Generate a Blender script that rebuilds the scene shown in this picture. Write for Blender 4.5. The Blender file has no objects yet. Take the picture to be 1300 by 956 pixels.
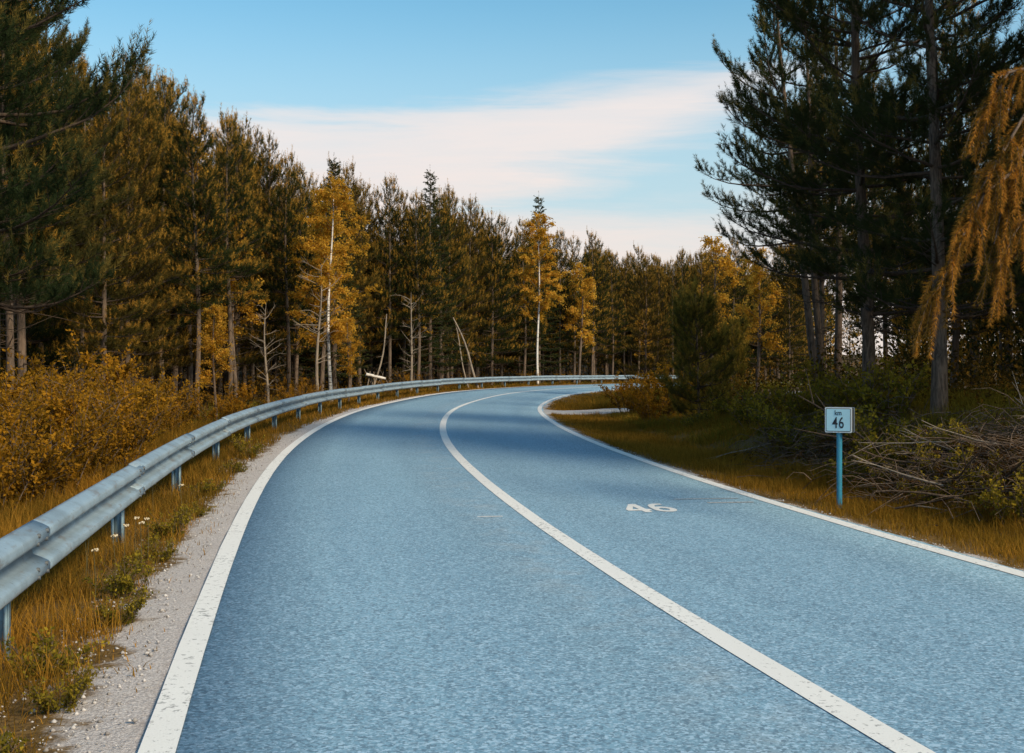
import bpy, math, random
import numpy as np
from math import sin, cos, pi, radians

random.seed(7)
RNG = np.random.default_rng(7)
scene = bpy.context.scene
COL = scene.collection

# ------------------------------------------------------------------ camera
EYE = 1.3
cam_d = bpy.data.cameras.new("camera")
cam = bpy.data.objects.new("camera", cam_d)
COL.objects.link(cam)
cam.location = (0, 0, EYE)
cam.rotation_euler = (radians(90), 0, 0)
cam_d.sensor_width = 36.0
cam_d.lens = 42.29
cam_d.clip_start = 0.05
cam_d.clip_end = 6000
scene.camera = cam

# ------------------------------------------------------------------ light
SUN_EL, SUN_AZ = 35.0, 133.0            # azimuth clockwise from the view direction (+Y)
sd = bpy.data.lights.new("sun", 'SUN')
sd.energy = 2.2
sd.angle = radians(14)
sd.color = (1.0, 0.80, 0.54)
sun = bpy.data.objects.new("sun", sd)
COL.objects.link(sun)
sun.rotation_euler = (radians(90 - SUN_EL), 0, radians(180 - SUN_AZ))
scene.view_settings.view_transform = 'Standard'
scene.view_settings.look = 'None'
scene.view_settings.gamma = 1.0
scene.view_settings.exposure = 1.0
SKY_STRENGTH = 0.09

world = bpy.data.worlds.new("World")
scene.world = world
world.use_nodes = True


class NT:
    """small helper to write node trees"""
    def __init__(self, tree):
        self.t = tree
        self.n = tree.nodes
        self.l = tree.links

    def new(self, typ, **kw):
        n = self.n.new(typ)
        for k, v in kw.items():
            setattr(n, k, v)
        return n

    def put(self, sock, v):
        if isinstance(v, bpy.types.NodeSocket):
            self.l.new(v, sock)
        elif v is not None:
            if hasattr(sock.default_value, '__len__') and not hasattr(v, '__len__'):
                v = [v] * len(sock.default_value)
            if hasattr(sock.default_value, '__len__') and len(sock.default_value) == 4 and len(v) == 3:
                v = (*v, 1)
            sock.default_value = v

    def math(self, op, a, b=None, c=None, clamp=False):
        n = self.new('ShaderNodeMath', operation=op, use_clamp=clamp)
        self.put(n.inputs[0], a)
        if b is not None:
            self.put(n.inputs[1], b)
        if c is not None:
            self.put(n.inputs[2], c)
        return n.outputs[0]

    def step(self, v, lo, hi):
        n = self.new('ShaderNodeMapRange', interpolation_type='SMOOTHSTEP')
        self.put(n.inputs[0], v)
        self.put(n.inputs[1], lo)
        self.put(n.inputs[2], hi)
        return n.outputs[0]

    def mix(self, f, a, b, blend='MIX'):
        n = self.new('ShaderNodeMix', data_type='RGBA', blend_type=blend)
        self.put(n.inputs[0], f)
        self.put(n.inputs[6], a)
        self.put(n.inputs[7], b)
        return n.outputs[2]

    def noise(self, vec, scale, detail=4, rough=.55, dist=0.0):
        n = self.new('ShaderNodeTexNoise')
        if vec is not None:
            self.put(n.inputs['Vector'], vec)
        n.inputs['Scale'].default_value = scale
        n.inputs['Detail'].default_value = detail
        n.inputs['Roughness'].default_value = rough
        n.inputs['Distortion'].default_value = dist
        return n.outputs['Fac']

    def attr(self, name):
        return self.new('ShaderNodeAttribute', attribute_name=name).outputs['Fac']

    def objrand(self):
        return self.new('ShaderNodeObjectInfo').outputs['Random']

    def scaled(self, vec, s):
        n = self.new('ShaderNodeMapping')
        self.put(n.inputs['Vector'], vec)
        n.inputs['Scale'].default_value = s
        return n.outputs[0]

    def coord(self, which='Object'):
        return self.new('ShaderNodeTexCoord').outputs[which]

    def pos(self):
        return self.new('ShaderNodeNewGeometry').outputs['Position']


def sky():
    t = NT(world.node_tree)
    t.n.clear()
    out = t.new('ShaderNodeOutputWorld')
    bg = t.new('ShaderNodeBackground')
    bg.inputs['Strength'].default_value = SKY_STRENGTH
    st = t.new('ShaderNodeTexSky', sky_type='NISHITA')
    st.sun_disc = False
    st.sun_elevation = radians(SUN_EL)
    st.sun_rotation = radians(SUN_AZ)
    st.air_density = 1.0
    st.dust_density = 0.6
    st.ozone_density = 2.0
    base = t.mix(1.0, st.outputs[0], (0.63, 0.97, 0.91), 'MULTIPLY')
    g = t.coord('Generated')
    sp = t.new('ShaderNodeSeparateXYZ')
    t.l.new(g, sp.inputs[0])
    x, y, z = sp.outputs
    # clouds lie on a high flat layer: project the direction onto it
    zz = t.math('ADD', t.math('MAXIMUM', z, 0.0), 0.06)
    cv = t.new('ShaderNodeCombineXYZ')
    t.put(cv.inputs[0], t.math('DIVIDE', x, zz))
    t.put(cv.inputs[1], t.math('DIVIDE', y, zz))
    az = t.math('ARCTAN2', x, y)
    el = t.math('ARCSINE', z)
    sa = t.math('SINE', az)
    w1 = t.noise(t.scaled(cv.outputs[0], (.5, .9, 1)), 1.1, 6, .62, .6)
    w2 = t.noise(t.scaled(cv.outputs[0], (.35, 1.2, 1)), 2.3, 7, .65, .8)
    wob = t.math('MULTIPLY', t.math('SUBTRACT', w1, .5), 0.10)
    wob2 = t.math('MULTIPLY', t.math('SUBTRACT', w2, .5), 0.05)
    e = t.math('ADD', t.math('ADD', el, wob), wob2)
    up = t.math('ADD', t.math('MULTIPLY', sa, 0.10), 0.238)
    lo = t.math('ADD', t.math('MULTIPLY', sa, 0.36), 0.140)
    band = t.math('MULTIPLY', t.step(t.math('SUBTRACT', up, e), -0.006, 0.03),
                  t.step(t.math('SUBTRACT', e, lo), -0.02, 0.035))
    low = t.math('MULTIPLY', t.step(t.math('SUBTRACT', 0.140, e), -0.02, 0.04), 0.9)
    base = t.mix(t.math('MULTIPLY', t.step(el, .33, .12), .80), base, (3.15, 3.85, 4.15))
    fill_wisp = t.math('MULTIPLY', t.step(w2, .50, .74), t.step(el, .30, .55))  # unseen clouds high overhead, added to give white light
    fill_wisp = t.math('MULTIPLY', fill_wisp, 0.75)
    cl = t.math('MAXIMUM', t.math('MAXIMUM', t.math('MULTIPLY', band, 0.93), low), fill_wisp)
    tex = t.math('ADD', t.math('MULTIPLY', w2, .75), .56)
    cl = t.math('MULTIPLY', cl, tex, clamp=True)
    pink = t.mix(t.step(el, 0.02, 0.22), (5.2, 4.35, 3.9), (5.0, 4.55, 4.4))
    col = t.mix(cl, base, pink)
    t.l.new(col, bg.inputs['Color'])
    t.l.new(bg.outputs[0], out.inputs[0])


sky()

# ------------------------------------------------------------------ small utilities


def tag(o, label=None, cat=None, group=None, kind=None):
    if label:
        o['label'] = label
    if cat:
        o['category'] = cat
    if group:
        o['group'] = group
    if kind:
        o['kind'] = kind
    return o


def make_mesh(name, V, F, mats=(), attrs=None, smooth=False, mat_index=None):
    """V (n,3); F an (m,k) array, or a list of such arrays with different k"""
    V = np.ascontiguousarray(V, dtype=np.float32)
    if not isinstance(F, (list, tuple)):
        F = [F]
    F = [np.asarray(f, dtype=np.int32) for f in F if len(f)]
    me = bpy.data.meshes.new(name)
    me.vertices.add(len(V))
    me.vertices.foreach_set('co', V.ravel())
    loops = np.concatenate([f.ravel() for f in F])
    sizes = np.concatenate([np.full(len(f), f.shape[1], np.int32) for f in F])
    starts = np.concatenate([[0], np.cumsum(sizes)[:-1]]).astype(np.int32)
    me.loops.add(len(loops))
    me.loops.foreach_set('vertex_index', loops)
    me.polygons.add(len(sizes))
    me.polygons.foreach_set('loop_start', starts)
    me.polygons.foreach_set('loop_total', sizes)
    if smooth:
        me.polygons.foreach_set('use_smooth', np.ones(len(sizes), bool))
    if mat_index is not None:
        me.polygons.foreach_set('material_index', np.asarray(mat_index, np.int32))
    for k, v in (attrs or {}).items():
        a = me.attributes.new(k, 'FLOAT', 'POINT')
        a.data.foreach_set('value', np.ascontiguousarray(v, dtype=np.float32))
    for m in mats if isinstance(mats, (list, tuple)) else [mats]:
        me.materials.append(m)
    me.update(calc_edges=True)
    me.validate()
    return me


def link(name, me, parent=None, loc=(0, 0, 0)):
    o = bpy.data.objects.new(name, me)
    COL.objects.link(o)
    o.location = loc
    if parent is not None:
        o.parent = parent
    return o


def empty(name, loc=(0, 0, 0), rz=0.0, s=1.0):
    o = bpy.data.objects.new(name, None)
    COL.objects.link(o)
    o.location = loc
    o.rotation_euler = (0, 0, rz)
    o.scale = (s, s, s)
    o.empty_display_size = 0.3
    return o


class Geo:
    """collects pieces of geometry"""
    def __init__(self):
        self.V, self.F, self.n = [], {}, 0
        self.A = []

    def add(self, V, F, a=0.0):
        V = np.asarray(V, float).reshape(-1, 3)
        F = np.asarray(F, int)
        self.V.append(V)
        self.F.setdefault(F.shape[1], []).append(F + self.n)
        self.A.append(np.full(len(V), a) if np.isscalar(a) else np.asarray(a))
        self.n += len(V)

    def box(self, c, s, rz=0.0):
        c = np.asarray(c, float)
        v = np.array([[i, j, k] for i in (-.5, .5) for j in (-.5, .5) for k in (-.5, .5)]) * s
        R = np.array([[cos(rz), -sin(rz), 0], [sin(rz), cos(rz), 0], [0, 0, 1]])
        self.add(v @ R.T + c, [[0, 1, 3, 2], [4, 6, 7, 5], [0, 4, 5, 1], [2, 3, 7, 6], [0, 2, 6, 4], [1, 5, 7, 3]])

    def tube(self, P, r, k=6, a=0.0, cap=True):
        P = np.asarray(P, float)
        n = len(P)
        r = np.broadcast_to(np.asarray(r, float), (n,))
        T = np.gradient(P, axis=0)
        T /= np.linalg.norm(T, axis=1)[:, None] + 1e-9
        ref = np.array([0, 0, 1.0]) if abs(T[0][2]) < .8 else np.array([1.0, 0, 0])
        U = np.cross(T, ref)
        U /= np.linalg.norm(U, axis=1)[:, None] + 1e-9
        W = np.cross(T, U)
        th = np.arange(k) / k * 2 * pi
        V = P[:, None] + r[:, None, None] * (np.cos(th)[None, :, None] * U[:, None] + np.sin(th)[None, :, None] * W[:, None])
        i = np.arange(n - 1)[:, None] * k
        j = np.arange(k)[None]
        j2 = (j + 1) % k
        F = np.stack([i + j, i + j2, i + k + j2, i + k + j], -1).reshape(-1, 4)
        self.add(V.reshape(-1, 3), F, a)
        if cap and k > 3:
            self.add(V[-1], [list(range(k))], a)

    def mesh(self, name, mats, smooth=False, attr=None):
        V = np.concatenate(self.V)
        F = [np.concatenate(f) for f in self.F.values()]
        return make_mesh(name, V, F, mats, {attr: np.concatenate(self.A)} if attr else None, smooth)


# ------------------------------------------------------------------ materials


def material(name):
    m = bpy.data.materials.new(name)
    m.use_nodes = True
    t = NT(m.node_tree)
    t.n.clear()
    out = t.new('ShaderNodeOutputMaterial')
    return m, t, out


def principled(t, out, col, rough=.8, metal=0.0, bump=None, bump_s=.3, bump_d=.01, spec=None):
    p = t.new('ShaderNodeBsdfPrincipled')
    t.put(p.inputs['Base Color'], col)
    t.put(p.inputs['Roughness'], rough)
    t.put(p.inputs['Metallic'], metal)
    if spec is not None:
        t.put(p.inputs['Specular IOR Level'], spec)
    if bump is not None:
        b = t.new('ShaderNodeBump')
        b.inputs['Strength'].default_value = bump_s
        b.inputs['Distance'].default_value = bump_d
        t.put(b.inputs['Height'], bump)
        t.l.new(b.outputs[0], p.inputs['Normal'])
    t.l.new(p.outputs[0], out.inputs[0])
    return p


def leafy(name, c1, c2, c3, trans=.35, tcol=1.3, lo=.25, hi=.85, vary=.6):
    """foliage: colour from a per-shoot tint and a per-plant one; some light passes through"""
    m, t, out = material(name)
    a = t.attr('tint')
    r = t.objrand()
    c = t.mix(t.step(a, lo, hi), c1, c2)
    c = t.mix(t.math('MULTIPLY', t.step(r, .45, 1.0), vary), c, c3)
    d = t.new('ShaderNodeBsdfDiffuse')
    t.put(d.inputs[0], c)
    tr = t.new('ShaderNodeBsdfTranslucent')
    t.put(tr.inputs[0], t.mix(1.0, c, (tcol, tcol, tcol * .8), 'MULTIPLY'))
    mx = t.new('ShaderNodeMixShader')
    mx.inputs[0].default_value = trans
    t.l.new(d.outputs[0], mx.inputs[1])
    t.l.new(tr.outputs[0], mx.inputs[2])
    t.l.new(mx.outputs[0], out.inputs[0])
    return m


M = {}
M['needle'] = leafy('pine_needles', (.034, .046, .016), (.56, .30, .050), (.20, .11, .022), .3, lo=.42, hi=1.0, vary=.32)  # pale shoot tips, brightened to stand in for golden highlights
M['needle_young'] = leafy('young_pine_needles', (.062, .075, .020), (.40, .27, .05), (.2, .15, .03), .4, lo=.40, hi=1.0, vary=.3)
M['needle_dark'] = leafy('pine_needles_dark', (.034, .050, .021), (.22, .155, .040), (.11, .085, .025), .35, lo=.42, hi=1.05, vary=.4)  # darker needle copy, its colour standing in for shade on backlit pines
M['needle_dead'] = leafy('dead_needles', (.11, .070, .018), (.44, .205, .036), (.3, .13, .02), .3, lo=.1, hi=.8)
M['needle_brown'] = leafy('brown_needles', (.06, .030, .012), (.15, .070, .020), (.1, .05, .015), .2)
M['birch_leaf'] = leafy('birch_leaves', (.34, .175, .014), (.74, .44, .07), (.5, .27, .03), .5)
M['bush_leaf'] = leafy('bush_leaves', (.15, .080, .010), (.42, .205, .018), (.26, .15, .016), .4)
M['under_leaf'] = leafy('undergrowth_leaves', (.045, .032, .010), (.19, .095, .014), (.1, .06, .012), .3)
M['weed_leaf'] = leafy('weed_leaves', (.10, .092, .014), (.38, .27, .030), (.22, .16, .02), .4)
M['grass'] = leafy('dry_grass', (.085, .062, .014), (.48, .235, .036), (.3, .16, .02), .35)
M['green_grass'] = leafy('green_grass', (.10, .098, .016), (.36, .25, .034), (.20, .15, .022), .4)


def mat_bark(name, c1, c2, scale=(6, 6, 1.2)):
    m, t, out = material(name)
    v = t.scaled(t.coord('Object'), scale)
    n = t.noise(v, 5, 5, .65, .4)
    n2 = t.noise(t.coord('Object'), 1.7, 3)
    c = t.mix(t.step(n, .35, .65), c1, c2)
    c = t.mix(t.math('MULTIPLY', t.step(n2, .4, .7), .5), c, (c2[0] * 1.3, c2[1] * 1.25, c2[2] * 1.2))
    principled(t, out, c, .95, bump=n, bump_s=.8, bump_d=.02, spec=.2)
    return m


M['bark'] = mat_bark('pine_bark', (.060, .045, .036), (.17, .125, .095))
M['twig'] = mat_bark('twig_bark', (.040, .030, .024), (.095, .068, .050))
M['deadwood'] = mat_bark('grey_deadwood', (.16, .125, .10), (.30, .25, .20))


def mat_birch():
    m, t, out = material('birch_bark')
    o = t.coord('Object')
    n = t.noise(t.scaled(o, (1.5, 1.5, 9)), 2.2, 4, .6)
    n2 = t.noise(t.scaled(o, (3, 3, 1.3)), 1.6, 3)
    c = t.mix(t.step(n, .56, .62), (.66, .62, .58), (.07, .06, .055))
    c = t.mix(t.math('MULTIPLY', t.step(n2, .5, .75), .5), c, (.30, .24, .20))
    principled(t, out, c, .75)
    return m


M['birch_bark'] = mat_birch()


def mat_asphalt():
    m, t, out = material('asphalt')
    p = t.pos()
    fine = t.noise(p, 44, 3, .8)
    mid = t.noise(p, 22, 5, .85)
    patch = t.noise(p, .55, 5, .6, .3)
    o = t.attr('off')
    s = t.attr('sta')
    cv = t.new('ShaderNodeCombineXYZ')
    t.put(cv.inputs[0], o)
    t.put(cv.inputs[1], t.math('MULTIPLY', s, .05))
    streak = t.noise(cv.outputs[0], 2.2, 4, .6)
    c = t.mix(patch, (.150, .290, .410), (.205, .365, .505))
    c = t.mix(t.step(streak, .42, .66), c, t.mix(1.0, c, (1.16, 1.14, 1.11), 'MULTIPLY'))
    # worn, slightly buff strip beside the centre line
    d = t.math('ABSOLUTE', t.math('ADD', o, .42))
    buff = t.math('MULTIPLY', t.step(t.math('SUBTRACT', .32, d), -.12, .25), t.step(t.noise(p, 2.6, 5, .7), .42, .68))
    c = t.mix(t.math('MULTIPLY', buff, .55), c, (.36, .40, .43))
    # chippings: pale and dark stones
    c = t.mix(t.math('MULTIPLY', t.step(fine, .52, .64), .35), c, (.50, .62, .72))
    c = t.mix(t.math('MULTIPLY', t.step(mid, .50, .64), .35), c, (.085, .145, .20))
    wheel = t.math('MULTIPLY', t.step(t.math('ABSOLUTE', t.math('SUBTRACT', t.math('ABSOLUTE', t.math('SUBTRACT', t.math('ABSOLUTE', o), 1.4)), .75)), .45, .05), t.step(t.noise(cv.outputs[0], .8, 4, .6), .35, .6))
    c = t.mix(t.math('MULTIPLY', wheel, .22), c, (.12, .20, .26))
    for sc, f in ((62, .62), (105, .45)):
        vo = t.new('ShaderNodeTexVoronoi')
        t.put(vo.inputs['Vector'], p)
        vo.inputs['Scale'].default_value = sc
        sep = t.new('ShaderNodeSeparateColor')
        t.l.new(vo.outputs['Color'], sep.inputs[0])
        rv = sep.outputs[0]
        c = t.mix(t.math('MULTIPLY', t.step(rv, .80, .84), f), c, (.42, .60, .76))
        c = t.mix(t.math('MULTIPLY', t.step(rv, .22, .18), f), c, (.085, .150, .215))
    h = t.math('ADD', t.math('MULTIPLY', fine, .6), t.math('MULTIPLY', mid, .6))
    principled(t, out, c, .72, bump=h, bump_s=.3, bump_d=.004, spec=.35)
    return m


M['asphalt'] = mat_asphalt()


def mat_paint():
    m, t, out = material('road_paint')
    p = t.pos()
    n = t.noise(p, 26, 5, .7)
    n2 = t.noise(p, 1.3, 4, .6)
    n3 = t.noise(p, 90, 2, .6)
    w = t.step(t.math('ADD', n, t.math('MULTIPLY', t.math('SUBTRACT', n2, .5), .35)), .57, .64)
    c = t.mix(n2, (.72, .72, .71), (.84, .84, .83))
    c = t.mix(t.math('MULTIPLY', t.step(n3, .5, .75), .25), c, (.5, .5, .5))
    c = t.mix(t.math('MULTIPLY', w, .8), c, (.24, .245, .25))
    principled(t, out, c, .7, bump=n3, bump_s=.3, bump_d=.004)
    return m


M['paint'] = mat_paint()


def mat_paint_faint():
    m, t, out = material('faded_paint')
    p = t.pos()
    w = t.step(t.noise(p, 30, 4, .7), .42, .60)
    principled(t, out, t.mix(w, (.60, .60, .60), (.26, .265, .27)), .7)
    return m


M['paint_faint'] = mat_paint_faint()


def mat_ground():
    m, t, out = material('ground')
    p = t.pos()
    o = t.attr('off')
    tr = t.attr('track')
    big = t.noise(p, .35, 5, .6)
    mid = t.noise(p, 2.4, 6, .68, .3)
    fine = t.noise(p, 28, 4, .7)
    vf = t.noise(p, 80, 3, .7)
    litter = t.mix(t.step(fine, .35, .68), (.045, .028, .014), (.13, .075, .030))
    litter = t.mix(t.math('MULTIPLY', t.step(mid, .5, .7), .5), litter, (.075, .060, .018))
    verge = t.mix(t.step(fine, .35, .65), (.085, .050, .016), (.21, .125, .040))
    ao = t.math('ABSOLUTE', o)
    c = t.mix(t.step(ao, 4.6, 6.8), verge, litter)
    # gravel next to the asphalt
    grav = t.mix(t.step(vf, .35, .65), (.33, .30, .295), (.64, .60, .59))
    grav = t.mix(t.math('MULTIPLY', t.step(mid, .5, .72), .35), grav, (.30, .25, .22))
    wl = t.math('ADD', t.math('MULTIPLY', mid, 1.1), t.math('MULTIPLY', big, .6))
    left = t.math('MULTIPLY', t.step(t.math('ADD', o, t.math('ADD', 3.12, t.math('MULTIPLY', t.math('SUBTRACT', wl, .85), .9))), -.06, .10), t.step(o, .5, 0.0))
    right = t.math('MULTIPLY', t.step(t.math('SUBTRACT', t.math('ADD', 2.90, t.math('MULTIPLY', t.math('SUBTRACT', wl, .85), .9)), o), -.05, .10), t.step(o, 0.0, .5))
    g = t.math('MAXIMUM', left, right)
    c = t.mix(g, c, grav)
    tg = t.step(t.math('ADD', tr, t.math('MULTIPLY', t.math('SUBTRACT', mid, .5), .8)), .40, .60)
    c = t.mix(tg, c, t.mix(t.step(vf, .3, .7), (.40, .37, .35), (.62, .58, .55)))
    h = t.math('ADD', fine, t.math('MULTIPLY', vf, .6))
    principled(t, out, c, .95, bump=h, bump_s=.8, bump_d=.02, spec=.2)
    return m


M['ground'] = mat_ground()


def mat_metal(name, base, metal, rough, dirt=.3):
    m, t, out = material(name)
    p = t.coord('Object')
    n = t.noise(p, 3.2, 5, .6)
    n2 = t.noise(t.scaled(p, (2, 2, 14)), 2.0, 4, .6)
    c = t.mix(t.step(n, .35, .7), base, tuple(v * .72 for v in base))
    c = t.mix(t.math('MULTIPLY', t.step(n2, .54, .70), dirt), c, (.24, .20, .17))
    sp_ = t.noise(p, 34, 4, .7)
    c = t.mix(t.math('MULTIPLY', t.step(sp_, .58, .70), .35), c, tuple(v * 1.25 for v in base))
    c = t.mix(t.math('MULTIPLY', t.step(sp_, .42, .32), .5), c, (.13, .13, .13))
    gr = t.math('MULTIPLY', t.attr('groove_shade'), t.step(n, .15, .6))
    c = t.mix(t.math('MULTIPLY', gr, .75), c, (.10, .095, .10))  # dirty valley tone, painted in to deepen its weak shade
    principled(t, out, c, t.math('ADD', t.math('MULTIPLY', n, .25), rough - .12), metal, bump=n, bump_s=.1, bump_d=.01)
    return m


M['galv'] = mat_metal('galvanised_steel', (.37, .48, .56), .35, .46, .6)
M['galv_dark'] = mat_metal('galvanised_post', (.22, .33, .40), .35, .5)
M['blue_post'] = mat_metal('blue_painted_steel', (.04, .30, .46), .0, .45, .15)
M['sign_grey'] = mat_metal('sign_case', (.30, .36, .40), .3, .5, .2)


def plain(name, c, rough=.6):
    m, t, out = material(name)
    n = t.noise(t.coord('Object'), 9, 4, .6)
    principled(t, out, t.mix(t.math('MULTIPLY', n, .25), c, tuple(v * .75 for v in c)), rough)
    return m


M['sign_white'] = plain('sign_border', (.72, .76, .78))
M['sign_face'] = plain('sign_face', (.46, .76, .88))
M['black'] = plain('sign_black', (.015, .02, .03))
M['bolt'] = plain('bolt_steel', (.10, .11, .12), .5)
M['petal'] = plain('white_petals', (.62, .52, .36))
M['stem'] = plain('flower_stem', (.10, .08, .025))

def mat_stone():
    m, t, out = material('gravel_stone')
    principled(t, out, t.mix(t.attr('tint'), (.22, .20, .19), (.58, .55, .54)), .9)
    return m


M['stone'] = mat_stone()

# ------------------------------------------------------------------ the road's line
KN = np.linspace(-6, 110, 10)
KV = np.array([.0009, .0038, .0074, .0056, .0089, .0123, .0121, .0112, .0103, .0095])
EV = np.array([-1.2601, -1.3484, -1.2091, -1.0682, -.9705, -.7808, -.6539, -.5804, -.56, -.56])
WL, WR = 2.663, 2.690


def cub(xn, yn, x):
    h = xn[1] - xn[0]
    m = np.gradient(yn, h)
    i = np.clip(((x - xn[0]) / h).astype(int), 0, len(xn) - 2)
    u = (x - xn[i]) / h
    return (2*u**3 - 3*u**2 + 1)*yn[i] + (u**3 - 2*u**2 + u)*h*m[i] + (-2*u**3 + 3*u**2)*yn[i+1] + (u**3 - u**2)*h*m[i+1]


DS = 0.25
SS = np.arange(-60, 420 + DS/2, DS)
kap = np.where(SS < -6, 0.0005, cub(KN, KV, np.clip(SS, -6, 110)))
kap = np.where(SS > 110, .0095 * np.clip((170 - SS) / 60, 0, 1), kap)
I0 = int(np.argmin(abs(SS)))
HEAD = np.cumsum(kap) * DS
HEAD = HEAD - HEAD[I0] - 0.2044
CX = np.cumsum(np.sin(HEAD)) * DS
CY = np.cumsum(np.cos(HEAD)) * DS
CX = CX - CX[I0] + 2.3027
CY = CY - CY[I0]
CZ = cub(KN, EV, np.clip(SS, -6, 110)) + EYE
CB = -0.0074 + .0345 * np.clip(SS / 50, 0, 1)


def at(s, o):
    """point on the road surface plane at station s, offset o (right positive)"""
    s = np.asarray(s, float)
    a = np.interp(s, SS, HEAD)
    return np.stack([np.interp(s, SS, CX) + o * np.cos(a), np.interp(s, SS, CY) - o * np.sin(a),
                     np.interp(s, SS, CZ) - np.clip(o, -3.5, 3.5) * np.interp(s, SS, CB)], -1)


def locate(x, y):
    """nearest station and signed offset"""
    x = np.atleast_1d(np.asarray(x, float))
    y = np.atleast_1d(np.asarray(y, float))
    S = np.empty(len(x))
    O = np.empty(len(x))
    cx, cy = CX[::4], CY[::4]
    for i in range(0, len(x), 4000):
        d = (x[i:i+4000, None] - cx)**2 + (y[i:i+4000, None] - cy)**2
        j = np.clip(d.argmin(1) * 4, 0, len(SS) - 1)
        dx, dy = x[i:i+4000] - CX[j], y[i:i+4000] - CY[j]
        a = HEAD[j]
        S[i:i+4000] = SS[j] + dx * np.sin(a) + dy * np.cos(a)
        O[i:i+4000] = dx * np.cos(a) - dy * np.sin(a)
    return S, O


def lump(x, y):
    return (.5*np.sin(x*.9+.3*y) + .5*np.sin(y*1.1-.5*x+1) + .35*np.sin(x*2.3+1.3*y+2) + .3*np.sin(2.9*y-1.7*x)) / 1.65


def sm(v, a, b):
    u = np.clip((v - a) / (b - a), 0, 1)
    return u*u*(3-2*u)


# the side track leaving on the inner side of the bend
_t0 = at(38.3, 2.2)
TRACK = np.array([_t0[:2], at(38.9, 4.2)[:2], (4.4, 40.6), (7.5, 43.5), (10.5, 48.5), (13, 55), (15, 62)])


def track_mask(x, y):
    d = np.full(len(x), 1e9)
    for a, b in zip(TRACK[:-1], TRACK[1:]):
        ab = b - a
        u = np.clip(((x - a[0])*ab[0] + (y - a[1])*ab[1]) / (ab @ ab), 0, 1)
        d = np.minimum(d, np.hypot(x - a[0] - u*ab[0], y - a[1] - u*ab[1]))
    return 1 - sm(d, 1.0, 2.5)


def ground(x, y, full=False):
    x = np.atleast_1d(np.asarray(x, float))
    y = np.atleast_1d(np.asarray(y, float))
    S, O = locate(x, y)
    Sc = np.clip(S, -60, 420)
    z = np.interp(Sc, SS, CZ) - np.clip(O, -3.5, 3.5) * np.interp(Sc, SS, CB)
    L = -O
    n = lump(x, y)
    tm = track_mask(x, y)
    left = -.006 - .05*sm(L, 2.7, 3.6) - .22*sm(L, 3.8, 6.5) + .10*n*sm(L, 3.3, 7)
    bank = .95 * sm(Sc, -30, 4) * (1 - sm(Sc, 19, 30)) + .15 * sm(Sc, 22, 30) * (1 - sm(Sc, 36, 44))
    right = -.015 - .07*sm(O, 2.75, 3.4) - .06*sm(O, 3.3, 4.1)*(1-sm(O, 4.1, 5)) + bank*sm(O, 4.0, 6.9) + .10*n*sm(O, 3.2, 6.5)
    right = right*(1-tm) + tm*(-.03)
    z = z + np.where(O < 0, left, right)
    z = np.where((O > -2.95) & (O < 2.95), z - .06*(1 - sm(abs(O), 2.40, 2.72)), z)
    z = z + .09*np.clip(L-22, 0, 60)*(1-sm(L, 70, 140))*sm(Sc, 0, 20) + .07*np.clip(O-20, 0, 60)*(1-sm(O, 70, 140))*sm(Sc, -5, 15)*(1-tm)
    far = sm(np.maximum(abs(x - 10), abs(y - 50)), 150, 500)
    z = z*(1-far) + .5*far
    if full:
        return z, S, O, tm
    return z


def gz(x, y):
    return float(ground(x, y)[0])


# ------------------------------------------------------------------ ground, road, markings
def axis(lo, hi, fine, far):
    a = [np.arange(lo, hi + 1e-6, fine)]
    out_lo, out_hi, st = [], [], fine
    p, q = lo, hi
    while q < far:
        st *= 1.28
        p -= st
        q += st
        out_lo.append(p)
        out_hi.append(q)
    return np.concatenate([out_lo[::-1], a[0], out_hi])


def build_ground():
    ax = axis(-22, 24, .30, 2500)
    ay = axis(-4, 102, .36, 2500)
    X, Y = np.meshgrid(ax, ay)
    z, S, O, tm = ground(X.ravel(), Y.ravel(), True)
    nx, ny = len(ax), len(ay)
    i = np.arange(ny-1)[:, None]*nx + np.arange(nx-1)[None]
    F = np.stack([i, i+1, i+nx+1, i+nx], -1).reshape(-1, 4)
    me = make_mesh('ground', np.stack([X.ravel(), Y.ravel(), z], -1), F, M['ground'], {'off': O, 'track': tm}, True)
    tag(link('ground', me), 'brown verge and needle strewn forest floor', kind='structure')


def ribbon(name, s, offs, dz, mat, edge=False):
    """a sheet along the road: stations s, lateral offsets offs (or one array per station)"""
    offs = np.asarray(offs, float)
    P = np.stack([at(s, offs[..., k] if offs.ndim > 1 else offs[k]) for k in range(offs.shape[-1])], 1)
    P[..., 2] += dz
    n, k = P.shape[:2]
    if edge:
        P[:, 0, 2] -= .04
        P[:, -1, 2] -= .04
    i = np.arange(n-1)[:, None]*k + np.arange(k-1)[None]
    F = np.stack([i, i+1, i+k+1, i+k], -1).reshape(-1, 4)
    oo = np.broadcast_to(offs if offs.ndim > 1 else offs[None], (n, k)).ravel()
    return make_mesh(name, P.reshape(-1, 3), F, mat, {'off': oo, 'sta': np.repeat(s, k)}, True)


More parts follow.
